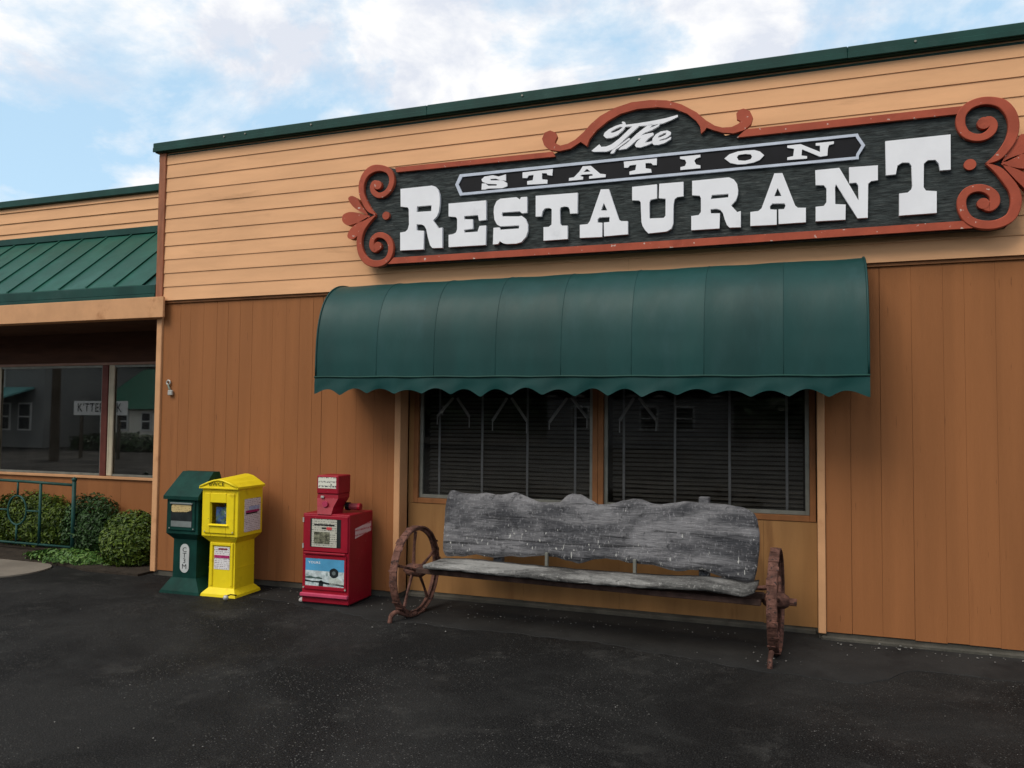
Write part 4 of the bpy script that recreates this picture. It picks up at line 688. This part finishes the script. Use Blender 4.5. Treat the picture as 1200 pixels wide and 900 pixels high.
# ------------------------------------------------------------------ bench of wagon wheels and slabs
RZB = math.radians(-2.9)
bn = empty('wagon_wheel_bench', (-1.5625, -.55, 0), 'rustic bench of grey weathered slabs between two rusty iron wheels', 'bench', None, RZB)
def slab_material(name, dark, light, band):
    m = bpy.data.materials.new(name); m.use_nodes = True; nt = m.node_tree; N = nt.nodes.new; L = nt.links.new; b = nt.nodes['Principled BSDF']
    b.inputs['Roughness'].default_value = .7; b.inputs['Specular IOR Level'].default_value = .25
    tc = N('ShaderNodeTexCoord'); P = tc.outputs['Object']
    def noise(s, d, r=.6, stretch=(1, 1, 1), dist=0):
        mp = N('ShaderNodeMapping'); mp.inputs['Scale'].default_value = stretch; L(P, mp.inputs[0])
        n = N('ShaderNodeTexNoise'); n.inputs['Scale'].default_value = s; n.inputs['Detail'].default_value = d; n.inputs['Roughness'].default_value = r; n.inputs['Distortion'].default_value = dist; L(mp.outputs[0], n.inputs['Vector']); return n.outputs['Fac']
    def rng(f, a, c, lo=0., hi=1.):
        r = N('ShaderNodeMapRange'); r.interpolation_type = 'SMOOTHSTEP'; L(f, r.inputs[0])
        for i, v in enumerate((a, c, lo, hi)): r.inputs[i+1].default_value = v
        return r.outputs[0]
    def mix(f, a, c):
        n = N('ShaderNodeMix'); n.data_type = 'RGBA'
        for i, x in ((0, f), (6, a), (7, c)):
            if isinstance(x, tuple): n.inputs[i].default_value = (*x, 1)
            else: L(x, n.inputs[i])
        return n.outputs[2]
    col = mix(rng(noise(1.9, 12, .68, (.6, 1, 1.8), .4), .38, .62), dark, light)
    col = mix(rng(noise(9, 4, .55, (.10, 1, 3.2), .5), .60, .66, 0, .75), col, tuple(c*.3 for c in dark))
    col = mix(rng(noise(14, 6, .7), .55, .72), col, tuple(c*.5 for c in dark))
    col = mix(rng(noise(55, 5, .7, (1, 1, .6)), .52, .72, 0, .6), col, tuple(min(1, c*1.6) for c in light))
    sp = N('ShaderNodeSeparateXYZ'); L(P, sp.inputs[0])
    if band:   # paint droppings, thickest in the lower half
        low = rng(sp.outputs[2], .50, .95, .085, -.005)
        s1 = N('ShaderNodeMath'); s1.operation = 'ADD'; L(noise(30, 3, .5, (1.6, 1, .6)), s1.inputs[0]); L(low, s1.inputs[1])
        col = mix(rng(s1.outputs[0], .735, .765), col, (.46, .46, .44))
    L(col, b.inputs['Base Color'])
    bn_ = N('ShaderNodeBump'); bn_.inputs['Strength'].default_value = .9; bn_.inputs['Distance'].default_value = .02; L(noise(16, 10, .7, (.35, 1, 2.2)), bn_.inputs['Height']); L(bn_.outputs[0], b.inputs['Normal'])
    return m
SLAB = slab_material('weathered_grey_slab', (.045, .046, .052), (.215, .213, .222), True)
SEATM = slab_material('worn_grey_seat', (.05, .049, .047), (.32, .315, .30), False)
def mono(pts):
    out = []
    for p in sorted(pts): 
        if not out or p[0] > out[-1][0]+.004: out.append(p)
    return out
from mathutils import noise as mnoise
def slab_back():
    T_, B_ = mono(BTOP), mono(BBOT); xa, xb = -1.246, 1.277; n = 150; m = 22; v = []; f = []
    ring = 2*m
    for i in range(n+1):
        x = xa+(xb-xa)*i/n; zt = lerp(T_, x)+.006*mnoise.noise((x*14, 1, 0)); zb = lerp(B_, x)+.008*mnoise.noise((x*12, 5, 0))
        if zt < zb+.05: zt = zb+.05
        endk = min(1, min(i, n-i)/4+.25)
        for s in (0, 1):
            for j in range(m):
                w = j/(m-1)
                if s: w = 1-w
                z = zb+(zt-zb)*w; ed = min(w, 1-w)*(zt-zb); rd = math.sqrt(max(0, 1-(1-min(1, ed/.035))**2))
                y = .225+.10*(z-.7)
                dep = (.038*rd)*endk
                rel = .005*mnoise.noise((x*5, 3, z*7))+.003*mnoise.noise((x*17, 8, z*20))
                v.append((x, y-dep+rel*rd if s == 0 else y+dep, z))
    for i in range(n):
        for k in range(ring): f.append((i*ring+k, i*ring+(k+1) % ring, (i+1)*ring+(k+1) % ring, (i+1)*ring+k))
    f += [tuple(range(ring)), tuple(range(n*ring, (n+1)*ring))[::-1]]
    mobj('backrest', v, f, SLAB, bn, True)
slab_back()
def slab_seat():
    T_, B_ = mono(STOP), mono(SBOT); xa, xb = -1.195, 1.288; n = 120; v = []; f = []; rr = 18
    for i in range(n+1):
        x = xa+(xb-xa)*i/n; zt = lerp(T_, x); zb = lerp(B_, x); c = (zt+zb)/2; h = (zt-zb)/2*min(1, .6+min(i, n-i)/6)
        yf = -.235+.012*mnoise.noise((x*4, 2, 0))
        zt = zb+.046+.006*mnoise.noise((x*2.5, 4, 0)); c = (zt+zb)/2; h = (zt-zb)/2*min(1, .6+min(i, n-i)/6)
        for k in range(rr):   # rounded front, flat back
            if k < 10:
                a = math.pi/2+math.pi*k/9; y = yf+h*.9+h*.9*math.cos(a); z = c+h*math.sin(a)
                z += .006*mnoise.noise((x*11, k*.6, 1)); y += .008*mnoise.noise((x*13, k*.5, 7))
            elif k < 14: w = (k-9)/5; y = yf+h+(.09-yf)*w; z = c-h*.8
            else: w = (k-14)/4; y = .09+(yf+h-.09)*w; z = c+h*.96+.004*mnoise.noise((x*9, y*12, 3))
            v.append((x, y, z))
    for i in range(n):
        for k in range(rr): f.append((i*rr+k, i*rr+(k+1) % rr, (i+1)*rr+(k+1) % rr, (i+1)*rr+k))
    f += [tuple(range(rr)), tuple(range(n*rr, (n+1)*rr))[::-1]]
    mobj('seat', v, f, SEATM, bn, True)
slab_seat()
DARKIRON = mat('dark_rusted_bar', (.06, .035, .028), .85, .4, 12, bump=.5)
MB().box(-1.3, 1.32, -.16, -.11, .372, .412, .004).build('seat_rail', DARKIRON, bn)
MB().box(-1.3, 1.32, .06, .11, .372, .412, .004).build('seat_rail', DARKIRON, bn)
for x, z1 in ((-.78, .96), (.88, 1.035)):
    MB().box(x-.038, x+.038, .262, .33, .40, z1, .006).build('back_post', SLAB, bn)
for x in (-.31, .39): MB().box(x-.012, x+.012, .14, .17, .44, .56, .003).build('spacer', ALU, bn)
def wheel(cx, cy, teeth, label):
    r = .358; cz = .360
    rim = MB().lathe_x([(-.034, r-.010), (-.030, r), (.030, r), (.034, r-.010), (.030, r-.014), (.012, r-.017), (.010, r-.038), (-.010, r-.038), (-.012, r-.017), (-.030, r-.014)], 56, cx, cy, cz).build('wheel', IRON, bn, False)
    rim['label'] = label
    for k in range(5):
        a = 2*math.pi*k/5+.35; d = Vector((0, math.cos(a), math.sin(a))); c = Vector((cx, cy, cz)); q = -1 if k % 2 else 1
        MB().tube([c+d*.04+Vector((q*.02, 0, 0)), c+d*.2+Vector((q*.012, 0, 0)), c+d*(r-.045)], [.015, .011, .014], 6).build('spoke', IRON, rim)
    MB().lathe_x([(-.085, .001), (-.085, .034), (-.055, .052), (.055, .052), (.085, .034), (.085, .001)], 14, cx, cy, cz).build('hub', IRON, rim, True)
    rr = random.Random(teeth)
    for k in range(teeth):
        a = 2*math.pi*k/teeth+rr.uniform(-.03, .03); M = Matrix.Translation((cx, cy, cz)) @ Matrix.Rotation(a, 4, 'X')
        w = rr.uniform(.006, .026); xo = rr.uniform(-.008, .008)
        MB().box(-.032+xo, .022+xo+rr.uniform(-.02, .02), -w, w, r-.002, r+rr.uniform(.001, .005), .001, M).build('cleat', IRON, rim)
wheel(-1.395, .01, 26, 'left rusty iron wheel')
wheel(1.395, .12, 24, 'right rusty iron wheel seen edge on')
MB().tube([(-1.50, .01, .36), (-1.0, .03, .36), (1.0, .105, .36), (1.50, .12, .36)], .022, 8).build('axle', IRON, bn)
MB().tube([(1.45, .12, .36), (1.53, .12, .358)], .026, 8).build('axle_nut', IRON, bn)
MB().tube([(1.36, .16, .44), (1.3, .16, .43), (1.2, .16, .425)], .018, 6).build('brace', IRON, bn)
hook = smoothpath([(-1.37, -.02, .02), (-1.38, -.12, .025), (-1.40, -.20, .06), (-1.42, -.25, .075), (-1.44, -.285, .05), (-1.445, -.295, .015), (-1.446, -.296, .0)], 4)
MB().tube(hook, .019, 7).build('wheel_chock', IRON, bn, True)
MB().tube([(1.385, -.27, .0), (1.385, -.25, .05), (1.39, -.19, .09)], .017, 7).build('wheel_chock', IRON, bn, True)

# ------------------------------------------------------------------ iron railing in front of the planting
rl = empty('garden_railing', (-8.6, .5, .02), 'dark green iron railing with a ring ornament before the shrubs', 'railing')
YR = .5
def rod(name, pts, r): return MB().tube(pts, r, 8).build(name, SHADEGREEN, rl, True)
rod('post', [(-7.785, YR, .02), (-7.785, YR, .845)], .022)
rod('post', [(-8.30, YR, .10), (-8.30, YR, .80)], .016)
MB().lathe_x([(-.03, .001), (-.022, .02), (0, .031), (.022, .02), (.03, .001)], 10, -7.785, YR, .862).build('finial', SHADEGREEN, rl, True)
rod('top_rail', [(-7.80, YR, .80), (-8.6, YR, .815), (-10.2, YR, .83), (-12.2, YR, .83)], .017)
rod('bottom_rail', [(-7.80, YR, .095), (-12.2, YR, .10)], .014)
for cx in (-8.665, -9.75):
    MB().tube([(cx+.148*math.cos(t*math.pi/14), YR, .475+.17*math.sin(t*math.pi/14)) for t in range(28)], .012, 6, True).build('ring', SHADEGREEN, rl, True)
    rod('spindle', [(cx, YR, .645), (cx, YR, .81)], .012); rod('spindle', [(cx, YR, .10), (cx, YR, .305)], .012)
    rod('spindle', [(cx+.148, YR, .475), (cx+.36, YR, .475)], .011); rod('spindle', [(cx-.148, YR, .475), (cx-.36, YR, .475)], .011)
rod('post', [(-9.05, YR, .10), (-9.05, YR, .82)], .016); rod('post', [(-10.2, YR, .02), (-10.2, YR, .84)], .02); rod('post', [(-12.2, YR, .02), (-12.2, YR, .84)], .02)

# ------------------------------------------------------------------ shrubs and low plants
def leaf_mat(name, c1, c2):
    m = bpy.data.materials.new(name); m.use_nodes = True; nt = m.node_tree; N = nt.nodes.new; L = nt.links.new; b = nt.nodes['Principled BSDF']
    b.inputs['Roughness'].default_value = .5; b.inputs['Specular IOR Level'].default_value = .3
    g_ = N('ShaderNodeNewGeometry'); mx = N('ShaderNodeMix'); mx.data_type = 'RGBA'; L(g_.outputs['Random Per Island'], mx.inputs[0]); mx.inputs[6].default_value = (*c1, 1); mx.inputs[7].default_value = (*c2, 1); L(mx.outputs[2], b.inputs['Base Color'])
    return m
LEAFG = leaf_mat('shrub_leaf', (.014, .040, .003), (.100, .150, .012)); LEAFD = leaf_mat('dark_tree_leaf', (.012, .028, .010), (.04, .075, .022)); LEAFL = leaf_mat('fresh_ground_leaf', (.03, .09, .015), (.11, .2, .035))
BARK = mat('grey_bark', (.07, .055, .04), .9, .3, 12, bump=.6)
def leaves(parent, m, centre, rad, n, size, seed, name='foliage', flat=False, lump=.22):
    rr = random.Random(seed); v = []; f = []; cx, cy, cz = centre; rx, ry, rz = rad; off = rr.uniform(0, 50)
    for _ in range(n):
        a = rr.uniform(0, 2*math.pi); u = rr.uniform(-.75, 1) if not flat else rr.uniform(-1, 1); h = math.sqrt(max(0, 1-u*u)); d = Vector((h*math.cos(a), h*math.sin(a), u))
        k = (rr.random()**.28)*(1+lump*mnoise.noise(d*2.2+Vector((off, 0, 0)))+lump*.6*mnoise.noise(d*5+Vector((0, off, 0))))
        p = Vector((cx+d.x*rx*k, cy+d.y*ry*k, cz+d.z*rz*k))
        if p.z < .02: continue
        nr = (d+Vector((rr.uniform(-.8, .8), rr.uniform(-.8, .8), rr.uniform(-.3, .9)))).normalized()
        t = nr.orthogonal().normalized(); t.rotate(Matrix.Rotation(rr.uniform(0, 6.28), 3, nr)); bt = nr.cross(t); s = size*rr.uniform(.6, 1.35); i0 = len(v)
        v += [p-t*s, p-bt*s*.45+nr*s*.12, p+t*s, p+bt*s*.45+nr*s*.12]; f += [(i0, i0+1, i0+2), (i0, i0+2, i0+3)]
    return mobj(name, v, f, m, parent, flip=False)
def shrub(c, rad, n, label, seed, m=LEAFG, size=.022, lump=.2):
    s = empty('shrub', (c[0], c[1], .02), label, 'shrub', 'shrubs in the bed under the wing window')
    leaves(s, m, c, rad, n, size, seed, lump=lump)
    MB().tube([(c[0], c[1], 0), (c[0]+.02, c[1], c[2])], [.03, .012], 6).build('stem', BARK, s)
    core = MB(); 
    for k in range(7):
        a = k*.9; core.tube([(c[0], c[1], .05), (c[0]+math.cos(a)*rad[0]*.6, c[1]+math.sin(a)*rad[1]*.6, c[2]+rad[2]*.35)], [.014, .004], 5)
    core.build('branches', BARK, s)
shrub((-6.72, .33, .26), (.35, .33, .33), 9000, 'small round clipped green shrub tucked against the building corner', 11, lump=.07)
shrub((-8.75, .82, .30), (.72, .26, .36), 14000, 'wide rounded green shrub behind the railing', 12)
shrub((-7.75, .74, .28), (.40, .24, .42), 8000, 'loose dark green shrub between the railing post and round shrub', 13, leaf_mat('dark_shrub_leaf', (.012, .035, .008), (.035, .085, .018)))
shrub((-10.6, .80, .30), (.8, .28, .36), 9000, 'leafy green shrub at the far left behind the railing', 14)
gc = leaves(None, LEAFL, (-7.45, .20, .04), (.62, .22, .10), 2200, .026, 21, 'ground_cover', True)
gc['kind'] = 'stuff'; gc['label'] = 'low leafy weeds at the edge of the bed'

# ------------------------------------------------------------------ loose stones and litter
STONE = mat('pale_grit', (.15, .145, .135), .9, .5, 30, rnd=0)
def grit():
    rr = random.Random(5); mb = MB()
    def pebble(x, y, r):
        b_ = [(1, 0, 0), (-.9, .1, 0), (0, 1, .1), (.1, -1, 0), (0, 0, .75), (0, 0, -.6)]
        a = rr.uniform(0, 6); c, s = math.cos(a), math.sin(a)
        v = [(x+r*(p[0]*c-p[1]*s)*rr.uniform(.6, 1.2), y+r*(p[0]*s+p[1]*c)*rr.uniform(.6, 1.2), .006+r*.4+r*p[2]*rr.uniform(.6, 1)) for p in b_]
        mb.add(v, [(0, 2, 4), (2, 1, 4), (1, 3, 4), (3, 0, 4), (2, 0, 5), (1, 2, 5), (3, 1, 5), (0, 3, 5)])
    for _ in range(260):
        x = rr.uniform(-6.5, 2.6); y = rr.uniform(-3.6, -.05); pebble(x, y, rr.choice([.002, .003, .003, .004, .006]))
    for _ in range(90): pebble(rr.uniform(.2, 2.5), rr.gauss(-.09, .06)-.03, rr.choice([.003, .004, .006, .008, .013]))
    for _ in range(120): pebble(rr.uniform(-4.6, -.2), rr.gauss(-.1, .15)-.1, rr.choice([.004, .006, .008, .01]))
    for _ in range(14): pebble(rr.gauss(-.17, .15), rr.gauss(-.68, .1), rr.choice([.004, .006, .009]))
    for _ in range(30): pebble(rr.gauss(-2.95, .15), rr.gauss(-.5, .2), rr.choice([.004, .006, .009]))
    o = mb.build('loose_grit', STONE, None); o['kind'] = 'stuff'; o['label'] = 'loose pebbles and grit scattered on the asphalt'
grit()
def rock(x, y, r, m, label, name='stone', cat='stone'):
    bm = bmesh.new(); bmesh.ops.create_icosphere(bm, subdivisions=2, radius=r)
    for q in bm.verts: q.co *= 1+.25*mnoise.noise(q.co*(2.2/r)*.3+Vector((x*3, y, 0))); q.co.z *= .7
    me = bpy.data.meshes.new(name); bm.to_mesh(me); bm.free(); me.materials.append(m); o = bpy.data.objects.new(name, me); COL.objects.link(o); o.location = (x, y, .008+r*.6); tag(o, label, cat); return o
rock(-4.05, -.45, .032, mat('pale_stone', (.36, .35, .34), .8, .2, 20), 'pale stone lying at the left foot of the red newspaper box')
lk = empty('cable_lock', (-4.70, -.64, 0), 'small dull metal ball lock on the asphalt before the yellow box', 'lock')
MB().tube([(-4.66, -.55, .03), (-4.68, -.6, .045), (-4.70, -.64, .04)], .006, 6).build('cable', BLACK, lk)
bm = bmesh.new(); bmesh.ops.create_uvsphere(bm, u_segments=10, v_segments=8, radius=.024); me = bpy.data.meshes.new('ball'); bm.to_mesh(me); bm.free(); me.materials.append(STEEL); o = bpy.data.objects.new('ball', me); COL.objects.link(o); o.parent = lk; o.location = (0, 0, .025)

# ------------------------------------------------------------------ across the street (seen in the window reflections)
HWHITE = mat('white_clapboard', (.70, .68, .60), .7, .1, 2, stretch=(1, 1, 8)); HGREY = mat('grey_house_paint', (.18, .18, .18), .7, .1, 2); ROOFG = mat('green_shingle', (.012, .085, .055), .6, .2, 4); HDARK = mat('dark_window_glass', (.02, .022, .025), .15, .2, 3); HTRIM = mat('white_house_trim', (.62, .62, .6), .6, .05, 4); ROOFD = mat('dark_shingle', (.05, .05, .05), .8, .2, 5)
def house(x0, x1, y0, y1, h, ridge, wm, rm, wins, label):
    """front faces the restaurant (+y side, y1); gable roof with ridge along x"""
    e = empty('house', ((x0+x1)/2, (y0+y1)/2, 0), label, 'house', 'houses across the street')
    MB().box(x0, x1, y0, y1, 0, h).build('wall', wm, e)
    ym = (y0+y1)/2; o_ = .35
    rv = [(x0-o_, y0-o_, h-.1), (x1+o_, y0-o_, h-.1), (x1+o_, y1+o_, h-.1), (x0-o_, y1+o_, h-.1), (x0-o_, ym, ridge), (x1+o_, ym, ridge)]
    MB().add(rv, [(0, 1, 5, 4), (2, 3, 4, 5), (0, 4, 3), (1, 2, 5), (0, 3, 2, 1)]).build('roof', rm, e)
    for wx, wz, ww, wh in wins:
        w = MB().box(wx-ww/2-.08, wx+ww/2+.08, y1+.002, y1+.06, wz-.08, wz+wh+.08).build('window', HTRIM, e)
        MB().box(wx-ww/2, wx+ww/2, y1+.06, y1+.075, wz, wz+wh).build('pane', HDARK, w); MB().box(wx-ww/2, wx+ww/2, y1+.0755, y1+.09, wz+wh/2-.03, wz+wh/2+.03).build('sash_bar', HTRIM, w)
house(-31.9, -24.0, -27, -21, 2.0, 4.0, HWHITE, ROOFG, [(-30.4, .95, .45, .75), (-29.0, .95, .45, .75), (-27, .95, .45, .75), (-25, .95, .45, .75)], 'low white house with green roof across the street')
house(-42.0, -34.4, -28, -20, 4.5, 7.0, mat('pale_grey_house_paint', (.20, .205, .20), .7, .1, 2, stretch=(1, 1, 8)), ROOFD, [(-37.0, .9, .7, 1.2), (-39.5, .9, .7, 1.2), (-35.6, .9, .7, 1.2), (-37.5, 3.0, .8, 1.0)], 'grey two-storey house across the street')
house(-14, -4, -46, -38, 3.0, 5.5, HGREY, ROOFD, [(-12, 1.1, .9, 1.2), (-8, 1.1, .9, 1.2), (-6, 1.1, .9, 1.2)], 'low grey house straight across the street')
def tree(x, y, h, r, label, seed):
    t = empty('tree', (x, y, 0), label, 'tree', 'trees across the street')
    rr = random.Random(seed); tr = MB().tube([(x, y, 0), (x+.1, y, h*.3), (x-.1, y+.1, h*.65)], [.3, .2, .08], 8)
    for k in range(6):
        a = k*1.05+rr.random(); tr.tube([(x+.05, y, h*(.3+.05*k)), (x+math.cos(a)*r*.7, y+math.sin(a)*r*.7, h*(.5+.06*k))], [.1, .03], 5)
    tr.build('trunk', BARK, t); leaves(t, LEAFD, (x, y, h*.6), (r, r, h*.42), 3600, .34, seed, 'crown', lump=.35)
for k, (x, y, h, r) in enumerate([(-60, -40, 11, 4.5), (-43, -42, 9, 4.0), (-34, -44, 10, 4.5), (-24, -38, 7.5, 3.6), (-20, -40, 9, 4.2), (-13, -52, 11, 5), (9, -60, 8, 4), (17, -50, 9, 4.2), (13, -42, 7, 4), (22, -44, 9, 5), (-33.3, -29, 6, 2.2)]):
    tree(x, y, h, r, ['tall dark tree behind the grey house across the street', 'dark tree between the two houses across the street', 'dark tree behind the green roofed house', 'dark tree right of the green roofed house', 'round dark tree in the gap across the street', 'tall tree behind the low grey house', 'dark tree far behind the low spreading tree', 'tall round tree behind the low spreading tree', 'low spreading tree across the street to the right', 'broad dark tree far right across the street', 'small tree in the gap between the two houses'][k], 100+k)
ps = empty('pole_sign', (-23.8, -14.0, 0), 'long white board sign with black lettering on two posts by the road', 'sign')
MB().box(-25.55, -23.05, -14.05, -13.95, 1.60, 2.12).build('sign_board', mat('bright_sign_white', (.85, .85, .82), .5, .03, 3), ps)
for x in (-25.2, -23.4): MB().box(x-.05, x+.05, -14.04, -13.96, 0, 1.6).build('post', BARK, ps)
v, f = text_mesh("K'TTER MIK", .46, .92)
mobj('lettering', [(-24.3+x, -13.94, 1.86+zz) for x, y, zz in v], f, BLACK, ps, flip=False)

hg = empty('hedge', (-28.5, -19.2, 0), 'low dark clipped hedge before the white house across the street', 'hedge')
leaves(hg, LEAFD, (-28.5, -19.2, .3), (3.2, .6, .5), 2600, .13, 61)
MB().tube([(-31, -19.2, .1), (-26, -19.2, .1)], .05, 5).build('stem', BARK, hg)
up = empty('utility_pole', (-24.4, -12.2, 0), 'wooden utility pole with cross-arm by the road', 'pole')
MB().tube([(-24.4, -12.2, 0), (-24.4, -12.2, 8)], [.16, .11], 8).build('shaft', BARK, up); MB().box(-25.5, -23.3, -12.15, -12.05, 7.2, 7.35).build('cross_arm', BARK, up)
pc = empty('porch', (-37.4, -19.0, 0), 'white post porch with pale teal roof on the grey house', 'porch')
MB().add([(-40, -17.7, 2.25), (-35, -17.7, 2.25), (-35, -19.95, 2.95), (-40, -19.95, 2.95), (-40, -17.7, 2.15), (-35, -17.7, 2.15), (-35, -19.95, 2.85), (-40, -19.95, 2.85)], [(0, 1, 2, 3), (7, 6, 5, 4), (0, 4, 5, 1), (1, 5, 6, 2), (2, 6, 7, 3), (3, 7, 4, 0)]).build('porch_roof', mat('teal_shingle', (.14, .33, .32), .7, .2, 9), pc)
for px_ in (-39.8, -38.2, -36.8, -35.2): MB().box(px_-.07, px_+.07, -17.9, -17.76, 0, 2.15).build('post', HTRIM, pc)
MB().box(-40, -35, -17.88, -17.8, .85, .95).build('porch_rail', HTRIM, pc)
def far_wood():
    rr = random.Random(77); v = []; f = []
    for _ in range(26000):
        x = rr.uniform(-130, 90); y = -66+rr.uniform(-5, 5)
        top = 8.5+2.2*mnoise.noise((x*.12, 0, 3))+1.2*mnoise.noise((x*.5, 2, 3))
        if -7 < x < 3: top *= .42
        z = rr.random()**.8*top; p = Vector((x, y, z)); nr = Vector((rr.uniform(-1, 1), rr.uniform(.2, 1), rr.uniform(-.4, 1))).normalized(); t = nr.orthogonal().normalized(); bt = nr.cross(t); s = rr.uniform(.5, 1.0); i0 = len(v)
        v += [p-t*s, p-bt*s*.7, p+t*s, p+bt*s*.7]; f.append((i0, i0+1, i0+2, i0+3))
    o = mobj('far_wood', v, f, LEAFD, None, flip=False); o['kind'] = 'stuff'; o['label'] = 'dark far wood behind the houses across the street'
far_wood()
